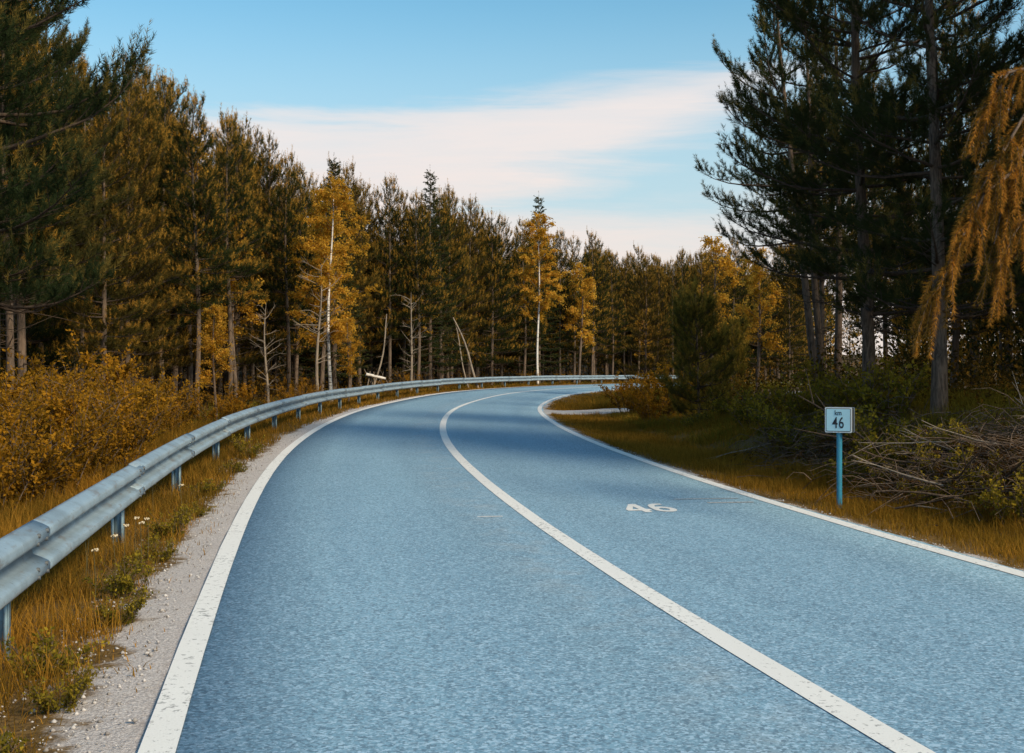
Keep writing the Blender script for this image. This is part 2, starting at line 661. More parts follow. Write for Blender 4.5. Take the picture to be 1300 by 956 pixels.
def build_road():
    s = np.concatenate([np.arange(-60, 130, .5), np.arange(130, 421, 2.)])
    j = RNG.normal(0, 1, (2, len(s)))
    j = (j + np.roll(j, 1, 1) + np.roll(j, 2, 1)) / 3
    o = np.stack([-2.734 + .004*j[0], -2.732 + .004*j[0]] + [np.full(len(s), v) for v in (-2, -1, 0, 1, 2)] + [2.79 + .018*j[1], 2.80 + .018*j[1]], -1)
    tag(link('road', ribbon('road', s, o, 0, M['asphalt'], True)), 'pale grey asphalt road bending to the right', kind='structure')
    s = np.arange(-40, 300, .25)
    for nm, c, lab in (('edge_line', -WL, 'white edge line along the guardrail side of the road'),
                       ('centre_line', 0., 'solid white centre line of the road'),
                       ('edge_line', WR, 'white edge line along the signed side of the road')):
        w = .068 if c else .070
        e = RNG.normal(0, .002, (2, len(s)))
        e = (e + np.roll(e, 1, 1) + np.roll(e, 2, 1) + np.roll(e, 3, 1)) / 4
        o = np.stack([c - w + e[0], c + w + e[1]], -1)
        tag(link(nm, ribbon(nm, s, o, .004, M['paint'])), lab, kind='structure')

    def quad(nm, s0, s1, o0, o1, mat, lab):
        o = np.array([o0, o1])
        me = ribbon(nm, np.linspace(s0, s1, 3), o, .004, mat)
        tag(link(nm, me), lab, kind='structure')
    quad('survey_mark', 11.52, 11.56, -.50, -.26, M['paint'], 'short thin white tick beside the centre line')
    quad('survey_mark', 12.68, 12.72, 1.75, 2.46, M['paint_faint'], 'long thin white tick running to the edge line')
    quad('survey_mark', 12.30, 12.36, 2.0, 2.50, M['paint_faint'], 'faint worn tick near the edge line')


build_ground()
build_road()


def text_mesh(body, size, extrude, name, mat, bold=0.0, space=1.0):
    cu = bpy.data.curves.new('t', 'FONT')
    cu.body = body
    cu.size = size
    cu.extrude = extrude
    cu.offset = bold
    cu.space_character = space
    cu.align_x = 'CENTER'
    cu.align_y = 'CENTER'
    cu.resolution_u = 4
    ob = bpy.data.objects.new('t', cu)
    COL.objects.link(ob)
    dg = bpy.context.evaluated_depsgraph_get()
    me = bpy.data.meshes.new_from_object(ob.evaluated_get(dg))
    bpy.data.objects.remove(ob)
    me.name = name
    me.materials.clear()
    me.materials.append(mat)
    return me


def build_number():
    """the lane's number as painted bars and rings, digits .25 m wide and .8 m long"""
    V, F = [], []

    def poly(pts, h=0.0):
        n0 = len(V)
        V.extend((x, y, h) for x, y in pts)
        F.append(list(range(n0, n0+len(pts))))
    # 4
    poly([(.36, 0), (.56, 0), (.56, 1), (.36, 1)])
    poly([(0, .20), (.36, .20), (.36, .36), (0, .36)])
    poly([(.56, .20), (.66, .20), (.66, .36), (.56, .36)])
    poly([(0, .36), (.19, .36), (.36, .70), (.36, 1)])
    # 6
    ox = .74
    th = np.linspace(0, 2*pi, 25)
    for a, b in zip(th[:-1], th[1:]):
        poly([(ox+.31+.31*cos(a), .32+.32*sin(a)), (ox+.31+.31*cos(b), .32+.32*sin(b)), (ox+.31+.13*cos(b), .32+.15*sin(b)), (ox+.31+.13*cos(a), .32+.15*sin(a))])
    outer = [(0, .34), (.01, .55), (.06, .76), (.17, .92), (.32, 1.0), (.52, 1.0)]
    inner = [(.18, .42), (.19, .56), (.22, .70), (.29, .80), (.38, .85), (.52, .85)]
    for i in range(5):
        poly([(ox+outer[i][0], outer[i][1]), (ox+inner[i][0], inner[i][1]), (ox+inner[i+1][0], inner[i+1][1]), (ox+outer[i+1][0], outer[i+1][1])], .0015)
    V = np.array(V)
    P = at(11.65+V[:, 1]*.66, 1.02+V[:, 0]*.50/1.36)
    P[:, 2] += .004+V[:, 2]
    me = bpy.data.meshes.new('number_marking')
    me.from_pydata([tuple(v) for v in P], [], F)
    me.materials.append(M['paint'])
    tag(link('number_marking', me), 'white number 46 painted on the road lane', kind='structure')


build_number()

# ------------------------------------------------------------------ guardrail
RO = -WL - .917


def build_guardrail():
    g = at(40, RO)
    root = empty('guardrail', (g[0], g[1], 0))
    tag(root, 'long galvanised steel guardrail with two ridges curving along the road', 'guardrail')
    org = np.array([g[0], g[1], 0])
    # arc length along the rail line
    s = np.arange(-40, 200, .1)
    P = at(s, RO)
    al = np.concatenate([[0], np.cumsum(np.hypot(*np.diff(P[:, :2], axis=0).T))])
    al -= np.interp(0, s, al)
    top = .581
    # two-ridge section: (towards the road, below the top)
    prof = np.array([[.000, .000], [.014, -.004], [.052, -.022], [.074, -.036], [.082, -.050], [.082, -.080], [.074, -.094], [.040, -.112],
                     [.006, -.126], [-.004, -.155], [.006, -.184], [.040, -.198], [.074, -.216], [.082, -.230], [.082, -.260], [.074, -.274],
                     [.052, -.288], [.014, -.306], [.000, -.310]])
    prof[:, 0] = prof[:, 0]*1.12 + .030
    groove_shade = np.exp(-((prof[:, 1]+.155)/.028)**2)  # mask for the shade painted into the valley between the ridges
    bolt = Geo()
    th = np.arange(6)/6*2*pi
    bolt.add(np.concatenate([np.stack([np.cos(th)*.014, np.zeros(6), np.sin(th)*.014], -1), np.stack([np.cos(th)*.012, np.full(6, -.014), np.sin(th)*.012], -1)]),
             [[i, (i+1) % 6, 6+(i+1) % 6, 6+i] for i in range(6)])
    bolt.add(np.stack([np.cos(th)*.012, np.full(6, -.014), np.sin(th)*.012], -1), [[5, 4, 3, 2, 1, 0]])
    bolt_me = bolt.mesh('bolt', M['bolt'])
    # post: a C channel with its open side along the road
    pg = Geo()
    H = 1.0
    for c, sz in (((0, 0, -.5), (.10, .006, H)), ((-.047, .026, -.5), (.006, .046, H)), ((.047, .026, -.5), (.006, .046, H)),
                  ((-.036, .050, -.5), (.016, .006, H)), ((.036, .050, -.5), (.016, .006, H))):
        pg.box(c, sz)
    post_me = pg.mesh('post', M['galv_dark'])
    bg = Geo()
    bg.box((0, 0, 0), (.05, .07, .18))
    bracket_me = bg.mesh('bracket', M['galv_dark'])
    for k in range(-3, 23):
        a0 = 6.889 + 4*k
        sp = np.interp(a0, al, s)
        q = at(sp, RO)
        h = np.interp(sp, SS, HEAD)
        rgt = np.array([cos(h), -sin(h), 0])
        fwd = np.array([sin(h), cos(h), 0])
        po = link('post', post_me, root, tuple(q - rgt*.030 + np.array([0, 0, top-.06]) - org))
        po.rotation_euler = (0, 0, pi/2 - h + pi/2)
        br = link('bracket', bracket_me, po, (0, 0, 0))
        br.location = (0, -.045, -.135)
        # beam from this joint to the next, lapping .3 m over
        aa = np.linspace(a0 + .14, a0 + 4 + .42, 10)
        sb = np.interp(aa, al, s)
        lift = .009*np.linspace(0, 1, 10)
        jx, jz = RNG.normal(0, .005, 2)
        rows = []
        for si, lf in zip(sb, lift):
            hh = np.interp(si, SS, HEAD)
            r_ = np.array([cos(hh), -sin(hh), 0])
            c = at(si, RO) - org
            rows.append(c + (prof[:, :1] + lf + jx*.3)*r_ + np.stack([0*prof[:, 1], 0*prof[:, 1], prof[:, 1] + top + jz], -1))
        V = np.array(rows)
        n, m = V.shape[:2]
        i = np.arange(n-1)[:, None]*m + np.arange(m-1)[None]
        F = np.stack([i, i+1, i+m+1, i+m], -1).reshape(-1, 4)
        beam = link('beam', make_mesh('beam', V.reshape(-1, 3), F, M['galv'], {'groove_shade': np.tile(groove_shade, n)}, True), root)
        beam.modifiers.new('thickness', 'SOLIDIFY').thickness = .003
        # splice bolts
        for da in (.08, .30):
            for dz in (-.048, -.090, -.222, -.262):
                si = np.interp(a0 + 4 + da + .04, al, s)
                hh = np.interp(si, SS, HEAD)
                r_ = np.array([cos(hh), -sin(hh), 0])
                d = np.interp(-dz, -prof[:, 1], prof[:, 0]) + .005
                c = at(si, RO) - org + r_*d + np.array([0, 0, top + dz + jz])
                b = link('bolt', bolt_me, beam, tuple(c))
                b.rotation_euler = (0, 0, pi/2 - hh)


build_guardrail()


# ------------------------------------------------------------------ kilometre sign
def build_sign():
    x, y = 3.47, 12.75
    z = gz(x, y)
    rz = radians(-31)
    root = empty('kilometre_sign', (x, y, z), rz)
    tag(root, 'small pale blue kilometre sign reading km 46 on a blue post by the verge', 'road sign')
    zt = (478-517)/1527*12.75*(-1) * -1 + EYE      # height of the sign's upper edge
    w, h, dp = .285, .268, .062
    zc = zt - h/2 - z
    g = Geo()
    g.tube([(0, 0, -.3), (0, 0, zc - h/2 + .01)], .029, 16)
    link('post', g.mesh('post', M['blue_post'], True), root)

    def plate(hw, hh, r, y0, y1, n=5):
        pts = []
        for cx, cz, a0 in ((hw-r, hh-r, 0), (-hw+r, hh-r, 90), (-hw+r, -hh+r, 180), (hw-r, -hh+r, 270)):
            for k in range(n):
                a = radians(a0 + 90*k/(n-1))
                pts.append((cx + r*cos(a), cz + r*sin(a)))
        pts = np.array(pts)
        N = len(pts)
        V = np.concatenate([np.stack([pts[:, 0], np.full(N, y0), pts[:, 1]], -1), np.stack([pts[:, 0], np.full(N, y1), pts[:, 1]], -1)])
        gg = Geo()
        gg.add(V, [[i, (i+1) % N, N+(i+1) % N, N+i] for i in range(N)])
        gg.add(V[:N], [list(range(N))])
        gg.add(V[N:], [list(range(N))[::-1]])
        return gg
    case = link('back_panel', plate(w/2, h/2, .012, .066, .074).mesh('back_panel', M['sign_grey']), root, (0, 0, zc))
    link('case', plate(w/2-.010, h/2-.006, .008, -.030, .066).mesh('case', M['black']), root, (0, 0, zc))
    pl = link('plate', plate(w/2, h/2, .014, -.040, -.030).mesh('plate', M['sign_white']), root, (0, 0, zc))
    link('border', plate(w/2-.012, h/2-.012, .010, -.0425, -.0401).mesh('border', M['black']), pl)
    link('face', plate(w/2-.018, h/2-.018, .007, -.0450, -.0426).mesh('face', M['sign_face']), pl)
    for body, size, sx, zz in (('km', .074, .84, .074), ('46', .170, .70, -.034)):
        me = text_mesh(body, size, .001, 'lettering', M['black'], .0012 if body == '46' else .0004, 1.12 if body == '46' else 1.0)
        t = link('lettering', me, pl, (0, -.0468, zz))
        t.rotation_euler = (pi/2, 0, 0)
        t.scale = (sx, 1, 1)
    br = Geo()
    br.box((0, 0, 0), (.05, .06, .05))
    link('bracket', br.mesh('bracket', M['blue_post']), root, (0, .005, zc - h/2 - .018))


build_sign()


# ------------------------------------------------------------------ foliage builders
def unit(v):
    return v / (np.linalg.norm(v, axis=-1, keepdims=True) + 1e-9)


def brushes(P, D, L, T, N, nl, nw, rng, spread=(.5, .95), t0=.05):
    """needles round shoots: P bases, D directions, L lengths, T tints -> V, F, tint"""
    n = len(P)
    P = np.repeat(P, N, 0)
    D = np.repeat(unit(D), N, 0)
    Ls = np.repeat(L, N)
    T = np.repeat(T, N)
    k = n*N
    u = t0 + (1-t0)*rng.random(k)
    ref = unit(rng.normal(size=(k, 3)))
    S = unit(ref - (ref*D).sum(1, keepdims=True)*D)
    a = rng.uniform(*spread, k)
    nd = D*np.cos(a)[:, None] + S*np.sin(a)[:, None]
    base = P + D*(Ls*u)[:, None]
    W = unit(np.cross(nd, unit(rng.normal(size=(k, 3))))) * (nw/2)
    ln = nl*rng.uniform(.75, 1.15, k)
    V = np.stack([base - W, base + W, base + nd*ln[:, None]], 1).reshape(-1, 3)
    return V, np.arange(3*k).reshape(-1, 3), np.repeat(np.clip(T + rng.normal(0, .08, k), 0, 1), 3)


def leaves(P, D, size, T, rng, wid=.55):
    """diamond leaves at P pointing along D"""
    k = len(P)
    D = unit(D)
    W = unit(np.cross(D, unit(rng.normal(size=(k, 3)))))
    Nn = np.cross(D, W)
    s = size*rng.uniform(.7, 1.25, (k, 1))
    V = np.stack([P, P + D*s*.45 + W*s*wid/2 + Nn*s*.06, P + D*s, P + D*s*.45 - W*s*wid/2 + Nn*s*.06], 1).reshape(-1, 3)
    return V, np.arange(4*k).reshape(-1, 4), np.repeat(np.clip(T, 0, 1), 4)


def rot_about(v, axis_, a):
    axis_ = axis_/np.linalg.norm(axis_)
    return v*cos(a) + np.cross(axis_, v)*sin(a) + axis_*np.dot(axis_, v)*(1-cos(a))


UP = np.array([0, 0, 1.0])


def branch_path(p, az, e0, e1, L, n, rnd):
    pts = [np.array(p, float)]
    a = az
    for i in range(n):
        u = i/(n-1) if n > 1 else 0
        e = e0 + (e1-e0)*u**1.4 + rnd.uniform(-.08, .08)
        a += rnd.uniform(-.12, .12)
        pts.append(pts[-1] + np.array([cos(e)*cos(a), cos(e)*sin(a), sin(e)])*L/n)
    return np.array(pts)


def along(P, t):
    x = t*(len(P)-1)
    i = min(int(x), len(P)-2)
    return P[i] + (P[i+1]-P[i])*(x-i), unit(P[i+1]-P[i])


def pine_variant(seed, H=11.0, cb=.42, Lmax=1.9, N=14, nl=.09, nw=.012, mat='needle', lean=0.0, gap=.12, dead=10, thin=1.0, step=.46, candle=True, upright=0.0):
    """one pine: (trunk, branches, crown) meshes"""
    rnd = random.Random(seed)
    rng = np.random.default_rng(seed)
    zz = np.linspace(0, H, 12)
    ph, am = rnd.uniform(0, 6), rnd.uniform(.03, .10)
    tx = am*np.sin(zz*.55+ph) - am*sin(ph) + lean*zz*(1-.25*zz/H)
    ty = am*np.cos(zz*.48+ph*1.7) - am*cos(ph*1.7)
    tr = .0088*H*(1-zz/H)**.8 + .008
    tr[0] *= 1.25
    g = Geo()
    TP = np.stack([tx, ty, zz - .15*(zz == 0)], -1)
    g.tube(TP, tr, 9)
    trunk = g.mesh('trunk', M['bark'], True)

    def tp(h):
        return np.array([np.interp(h, zz, tx), np.interp(h, zz, ty), h])
    bg = Geo()
    SP, SD, SL, ST = [], [], [], []

    def shoot(p, d, l, tint):
        SP.append(p)
        SD.append(d)
        SL.append(l)
        ST.append(tint)

    h = cb*H
    az0 = rnd.uniform(0, 6)
    while h < H-.35:
        tt = (h-cb*H)/(H*(1-cb))
        L = (Lmax*(1-tt)**.85*min(1, .6+tt*2.2) + .22 + .22*tt)
        nb = rnd.randint(4, 6)
        az0 += rnd.uniform(.5, 1.2)
        for b in range(nb):
            if rnd.random() < gap:
                continue
            az = az0 + b*2*pi/nb + rnd.uniform(-.3, .3)
            Lb = L*rnd.uniform(.65, 1.15)
            e0 = radians(-8 + 50*tt + rnd.uniform(-8, 10))
            e1 = radians(22 + 58*tt + rnd.uniform(-8, 12))
            hb = h + rnd.uniform(-.12, .12)
            BP = branch_path(tp(hb), az, e0, e1, Lb, 6, rnd)
            br = .008 + .011*Lb*(1-.4*tt)
            bg.tube(BP, np.linspace(br, .004, len(BP)), 4, cap=False)
            ns = int((Lb*7*thin+2)*(1 if tt < .78 else .45))
            for k in range(ns):
                u = .16 + .82*(k+rnd.random())/ns
                p, d = along(BP, min(u, .995))
                side = 1 if k % 2 else -1
                lat = np.cross(d, UP)
                sdir = unit(d*rnd.uniform(.55, .9) + lat*side*rnd.uniform(.45, .9) + UP*rnd.uniform(-.05, .45))
                sl = (.16 + .42*(1-u)*min(Lb, 1.7))*rnd.uniform(.7, 1.25)
                e = p + sdir*sl + UP*sl*.18
                bg.tube([p, (p+e)/2 - UP*sl*.03, e], [.006, .004, .003], 3, cap=False)
                nt = max(1, int(sl/.11))
                for q in range(nt):
                    v = .25 + .75*(q+.5)/nt
                    pp = p + (e-p)*v
                    dd = unit(sdir*.6 + np.array([rnd.uniform(-.7, .7), rnd.uniform(-.7, .7), rnd.uniform(.15, 1.0)]))
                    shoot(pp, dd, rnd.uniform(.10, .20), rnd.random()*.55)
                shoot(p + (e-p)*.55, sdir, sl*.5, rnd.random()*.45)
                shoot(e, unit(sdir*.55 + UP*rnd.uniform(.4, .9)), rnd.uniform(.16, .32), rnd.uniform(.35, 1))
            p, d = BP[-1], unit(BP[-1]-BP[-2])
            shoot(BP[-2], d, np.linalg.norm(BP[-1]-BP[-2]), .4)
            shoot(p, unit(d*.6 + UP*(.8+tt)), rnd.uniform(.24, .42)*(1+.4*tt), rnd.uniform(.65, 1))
            if upright:
                for _ in range(3):
                    q_ = along(BP, rnd.uniform(.4, .99))[0]
                    shoot(q_, unit(UP + np.array([rnd.uniform(-.2, .2), rnd.uniform(-.2, .2), 0])), rnd.uniform(.25, .5)*upright, rnd.uniform(.7, 1))
            if tt > .55:
                for _ in range(2):
                    u_ = rnd.uniform(.45, .9)
                    shoot(along(BP, u_)[0], unit(UP + np.array([rnd.uniform(-.25, .25), rnd.uniform(-.25, .25), 0])), rnd.uniform(.30, .50), rnd.uniform(.6, 1))
            for _ in range(2):
                shoot(p, unit(d + UP*.6 + np.array([rnd.uniform(-.5, .5), rnd.uniform(-.5, .5), 0])), rnd.uniform(.13, .25), rnd.uniform(.4, 1))
        h += step*rnd.uniform(.8, 1.2)
    # the leader with its upright candles
    if candle:
        top = tp(H)
        shoot(tp(H-.45), UP, .45, .5)
        shoot(top, UP, rnd.uniform(.35, .55), .85)
        for k in range(5):
            a = k*2*pi/5 + rnd.uniform(-.3, .3)
            shoot(tp(H-.05), unit(np.array([cos(a)*.35, sin(a)*.35, 1])), rnd.uniform(.22, .36), .85)
            hh = H-.42
            e = tp(hh) + np.array([cos(a+.5)*.22, sin(a+.5)*.22, .20])
            bg.tube([tp(hh), e], [.008, .005], 3, cap=False)
            shoot(tp(hh), unit(e-tp(hh)), .3, .5)
            shoot(e, unit(np.array([cos(a+.5)*.25, sin(a+.5)*.25, 1])), rnd.uniform(.25, .42), .8)
    # bare dead limbs below the crown
    for _ in range(dead):
        hh = rnd.uniform(.10, cb+.05)*H
        az = rnd.uniform(0, 2*pi)
        BP = branch_path(tp(hh), az, radians(rnd.uniform(-20, 25)), radians(rnd.uniform(-25, 30)), rnd.uniform(.35, 1.5), 5, rnd)
        bg.tube(BP, np.linspace(.012, .003, len(BP)), 4, cap=False)
        for _k in range(rnd.randint(0, 3)):
            p, d = along(BP, rnd.uniform(.4, .95))
            e = p + unit(d + np.array([rnd.uniform(-1, 1), rnd.uniform(-1, 1), rnd.uniform(-.6, .5)]))*rnd.uniform(.15, .45)
            bg.tube([p, e], [.005, .002], 3, cap=False)
    br = bg.mesh('branches', M['twig'], True)
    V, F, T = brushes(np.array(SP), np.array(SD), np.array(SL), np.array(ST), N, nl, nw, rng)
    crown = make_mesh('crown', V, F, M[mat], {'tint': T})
    return dict(H=H, trunk=trunk, branches=br, crown=crown)


def spruce_variant(seed, H=11.0, cb=.12, Lmax=1.5, N=26, nl=.065, nw=.022, mat='needle_dark'):
    rnd = random.Random(seed)
    rng = np.random.default_rng(seed)
    g = Geo()
    zz = np.linspace(0, H, 8)
    g.tube(np.stack([zz*0, zz*0, zz-.15*(zz == 0)], -1), .010*H*(1-zz/H)**.9+.006, 8)
    trunk = g.mesh('trunk', M['bark'], True)
    bg = Geo()
    SP, SD, SL, ST = [], [], [], []
    h = cb*H
    az0 = 0
    while h < H-.15:
        tt = (h-cb*H)/(H*(1-cb))
        L = Lmax*(1-tt)**.9 + .10
        az0 += 1
        nb = rnd.randint(5, 7)
        for b in range(nb):
            Lb = L*rnd.uniform(.75, 1.15)
            az = az0 + b*2*pi/nb + rnd.uniform(-.3, .3)
            BP = branch_path((0, 0, h+rnd.uniform(-.1, .1)), az, radians(-12+45*tt), radians(8+35*tt), Lb, 4, rnd)
            bg.tube(BP, np.linspace(.006+.008*Lb, .003, len(BP)), 3, cap=False)
            ns = int(Lb*11)+2
            for k in range(ns):
                p, d = along(BP, .15+.84*(k+rnd.random())/ns)
                lat = np.cross(d, UP)*(1 if k % 2 else -1)
                SP.append(p)
                SD.append(unit(d*.8+lat*.7-UP*rnd.uniform(0, .5)))
                SL.append(rnd.uniform(.15, .42)*min(1, .5+Lb*.5))
                ST.append(rnd.random()*.7)
            SP.append(BP[-2])
            SD.append(BP[-1]-BP[-2])
            SL.append(np.linalg.norm(BP[-1]-BP[-2])*1.2)
            ST.append(.7)
        h += .30*rnd.uniform(.8, 1.2)
    SP.append(np.array([0, 0, H-.5]))
    SD.append(UP)
    SL.append(.7)
    ST.append(.6)
    V, F, T = brushes(np.array(SP), np.array(SD), np.array(SL), np.array(ST), N, nl, nw, rng, (.6, 1.1))
    return dict(H=H, trunk=trunk, branches=bg.mesh('branches', M['bark'], True), crown=make_mesh('crown', V, F, M[mat], {'tint': T}))


def birch_variant(seed, H=9.0, cb=.30, R=1.3, nleaf=11000, leaf=.085, bark='birch_bark', mat='birch_leaf', r0=.075, lean=0.0):
    rnd = random.Random(seed)
    rng = np.random.default_rng(seed)
    zz = np.linspace(0, H, 14)
    ph = rnd.uniform(0, 6)
    tx = .10*np.sin(zz*.6+ph)-.10*sin(ph)+lean*zz
    ty = .08*np.cos(zz*.7+ph)-.08*cos(ph)
    g = Geo()
    g.tube(np.stack([tx, ty, zz-.15*(zz == 0)], -1), r0*(1-zz/H)**.8+.006, 9)
    trunk = g.mesh('trunk', M[bark], True)
    bg = Geo()
    tw = []
    nb = int(46*H/9)
    for i in range(nb):
        tt = (i+rnd.random())/nb
        h = H*(cb+(1-cb)*tt*.97)
        p = np.array([np.interp(h, zz, tx), np.interp(h, zz, ty), h])
        L = R*(.35+1.0*(1-tt)**.7*min(1, .5+2.5*tt))*rnd.uniform(.6, 1.2)
        BP = branch_path(p, rnd.uniform(0, 2*pi), radians(rnd.uniform(35, 65)), radians(rnd.uniform(-25, 20)), L, 5, rnd)
        bg.tube(BP, np.linspace(.016*(1-.6*tt), .003, len(BP)), 4, cap=False)
        for k in range(int(4+L*5)):
            q, d = along(BP, rnd.uniform(.3, .99))
            e = q + unit(d*.6+np.array([rnd.uniform(-1, 1), rnd.uniform(-1, 1), rnd.uniform(-1.0, .5)]))*rnd.uniform(.2, .55)
            bg.tube([q, e], [.004, .002], 3, cap=False)
            tw.append((q, e))
    tw = np.array(tw)
    clump = rng.random(len(tw))**1.3
    w = (.25+clump)/np.sum(.25+clump)
    j = rng.choice(len(tw), nleaf, p=w)
    u = rng.random(nleaf)[:, None]
    P = tw[j, 0]*(1-u)+tw[j, 1]*u + rng.normal(0, .05, (nleaf, 3))
    D = unit(rng.normal(size=(nleaf, 3)) + np.array([0, 0, -.6]))
    V, F, T = leaves(P, D, leaf, clump[j]*.6+.4*rng.random(nleaf), rng, .7)
    return dict(H=H, trunk=trunk, branches=bg.mesh('branches', M['bark'], True), crown=make_mesh('crown', V, F, M[mat], {'tint': T}))


def bush_variant(seed, h=1.2, r=.75, nstem=20, nleaf=5200, leaf=.050, mat='bush_leaf', wid=.55):
    rnd = random.Random(seed)
    rng = np.random.default_rng(seed)
    sg = Geo()
    tw = []
    for i in range(nstem):
        az = rnd.uniform(0, 2*pi)
        L = h*rnd.uniform(.6, 1.15)
        rr = r*.35*math.sqrt(rnd.random())
        BP = branch_path((cos(az)*rr, sin(az)*rr, -.08), az+rnd.uniform(-.6, .6), radians(rnd.uniform(55, 88)), radians(rnd.uniform(20, 75)), L, 5, rnd)
        sg.tube(BP, np.linspace(.009, .003, 6), 4, cap=False)
        for k in range(9):
            q, d = along(BP, rnd.uniform(.22, .99))
            e = q + unit(d*.7+np.array([rnd.uniform(-1, 1), rnd.uniform(-1, 1), rnd.uniform(-.2, .7)]))*rnd.uniform(.12, .38)*h
            sg.tube([q, e], [.004, .002], 3, cap=False)
            tw.append((q, e))
    tw = np.array(tw)
    cl = rng.random(len(tw))
    j = rng.choice(len(tw), nleaf, p=(.2+cl)/np.sum(.2+cl))
    u = rng.random(nleaf)[:, None]
    P = tw[j, 0]*(1-u)+tw[j, 1]*u+rng.normal(0, .018, (nleaf, 3))
    D = unit(rng.normal(size=(nleaf, 3))+np.array([0, 0, .15]))
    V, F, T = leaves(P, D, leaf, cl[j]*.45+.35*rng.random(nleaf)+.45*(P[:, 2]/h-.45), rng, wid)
    return dict(H=h, stems=sg.mesh('stems', M['bark'], True), foliage=make_mesh('foliage', V, F, M[mat], {'tint': T}))


FORCE_LABELS = []


def plant(name, var, x, y, s=1.0, rz=None, label=None, cat='tree', group=None, parts=('trunk', 'branches', 'crown'), sz=None, tilt=(0, 0), z=None):
    rz = random.uniform(0, 2*pi) if rz is None else rz
    o = empty(name, (x, y, (gz(x, y) if z is None else z) - .03), rz, s)
    if sz:
        o.scale = (s, s, sz)
    o.rotation_euler = (tilt[0], tilt[1], rz)
    tag(o, label, cat, group)
    for p in parts:
        link(p, var[p], o)
    return o


def px(x_px, z):
    """world x of an image column at a depth"""
    return (x_px-650)/1527*z


# ------------------------------------------------------------------ the forest
FARP = [pine_variant(11, 11.0, .26, 2.0, 20, .10, .013, thin=1.35, gap=.08), pine_variant(12, 11.0, .34, 1.9, 20, .10, .013, thin=1.35, gap=.08),
        pine_variant(13, 11.0, .20, 2.2, 20, .10, .013, gap=.12, thin=1.35),
        pine_variant(14, 11.0, .38, 1.8, 20, .10, .013, gap=.14, thin=1.3), pine_variant(15, 11.0, .14, 2.3, 20, .10, .013, thin=1.35)]
NEARP = [pine_variant(21, 10.5, .20, 2.5, 40, .085, .0080, 'needle_dark', gap=.10, dead=16, step=.42, thin=1.25),
         pine_variant(22, 10.5, .30, 2.3, 40, .085, .0080, 'needle_dark', gap=.12, dead=16, step=.42, thin=1.25),
         pine_variant(23, 10.5, .14, 2.4, 40, .085, .0080, 'needle_dark', gap=.12, dead=12, step=.42, thin=1.2)]
OPENP = [pine_variant(31, 10.0, .40, 2.65, 44, .085, .0085, 'needle_dark', gap=.30, thin=.85, step=.60, dead=14, lean=-.13),
         pine_variant(32, 10.0, .44, 2.3, 44, .085, .0085, 'needle_dark', gap=.32, thin=.85, step=.60, dead=14),
         pine_variant(33, 9.0, .50, 2.1, 44, .085, .0085, 'needle_dark', gap=.32, thin=.85, step=.60, dead=12, lean=-.11)]
YOUNGP = [pine_variant(41, 3.0, .06, .70, 30, .08, .008, 'needle_young', gap=.0, dead=0, step=.24, thin=1.4, upright=1.0),
          pine_variant(42, 3.4, .05, .62, 30, .08, .008, 'needle_young', gap=.0, dead=0, step=.26, thin=1.4, upright=1.1)]
SPR = spruce_variant(51)
BIR = [birch_variant(61, 9.0, .22, 1.9, 19000), birch_variant(62, 10.5, .36, 1.7, 15000, .10), birch_variant(63, 6.5, .30, 1.1, 6000, .085, 'bark')]
BUSH = [bush_variant(71), bush_variant(72, 1.0, .8, 14), bush_variant(73, 1.5, .7, 14)]
WEED = [bush_variant(81, .55, .5, 14, 1100, .05, 'weed_leaf', .6), bush_variant(82, .8, .5, 12, 1400, .055, 'weed_leaf', .6)]

# skyline of the woods as heights over the eye at a depth: image column -> image row of the tree tops
SKX = [-200, 0, 60, 105, 128, 165, 200, 250, 290, 330, 370, 415, 465, 500, 545, 600, 640, 683, 720, 760, 800, 845, 870, 900, 925, 950, 975, 1010, 1100, 1500]
SKY_ = [-300, -120, -40, 30, 95, 58, 68, 95, 115, 148, 178, 195, 203, 218, 215, 232, 268, 272, 282, 290, 306, 312, 290, 285, 283, 270, 200, 10, -200, -300]

PLACED = []


def free(x, y, d):
    return all((x-a)**2+(y-b)**2 > d*d for a, b in PLACED)


def hero(*a, **k):
    PLACED.append((a[2], a[3]))
    return plant(*a, **k)


def fit_h(var, x, y, top_row):
    """scale so that the top stands at that image row as seen from the road"""
    return ((478-top_row)/1527*y + EYE - gz(x, y)) / (var['H']+.45)


# trees one can single out
hero('birch_tree', BIR[0], px(421, 44), 44, fit_h(BIR[0], px(421, 44), 44, 212), .4, 'golden birch with thin pale trunk just behind the nearer half of the guardrail', 'tree')
hero('birch_tree', BIR[1], px(683, 77), 77, fit_h(BIR[1], px(683, 77), 77, 262), 2.0, 'golden birch with a white trunk rising behind the guardrail at the far bend', 'tree')
hero('spruce_tree', SPR, px(684, 84), 84, fit_h(SPR, px(684, 84), 84, 236), 0, 'narrow dark spruce top standing above the far golden birch', 'tree')
hero('spruce_tree', SPR, px(546, 66), 66, fit_h(SPR, px(546, 66), 66, 202), 1, 'pointed dark spruce between pines, its top on the skyline across the bend', 'tree')
hero('spruce_tree', SPR, px(424, 56), 56, fit_h(SPR, px(424, 56), 56, 186), 2, 'pointed spruce top just behind the near golden birch', 'tree')
hero('pine_tree', NEARP[0], px(-35, 17.5), 17.5, 1.12, 1.0, 'big close pine with long dark boughs at the left edge of the photo', 'tree', sz=1.25)
hero('pine_tree', NEARP[1], px(30, 24), 24, 1.0, 2.2, 'dark pine behind the close left edge pine, above the yellow bushes', 'tree')
hero('pine_tree', FARP[2], px(157, 34), 34, fit_h(FARP[2], px(157, 34), 34, 57), .3, 'tall pine with forked bare lower limbs, highest top left of the cloud', 'tree')
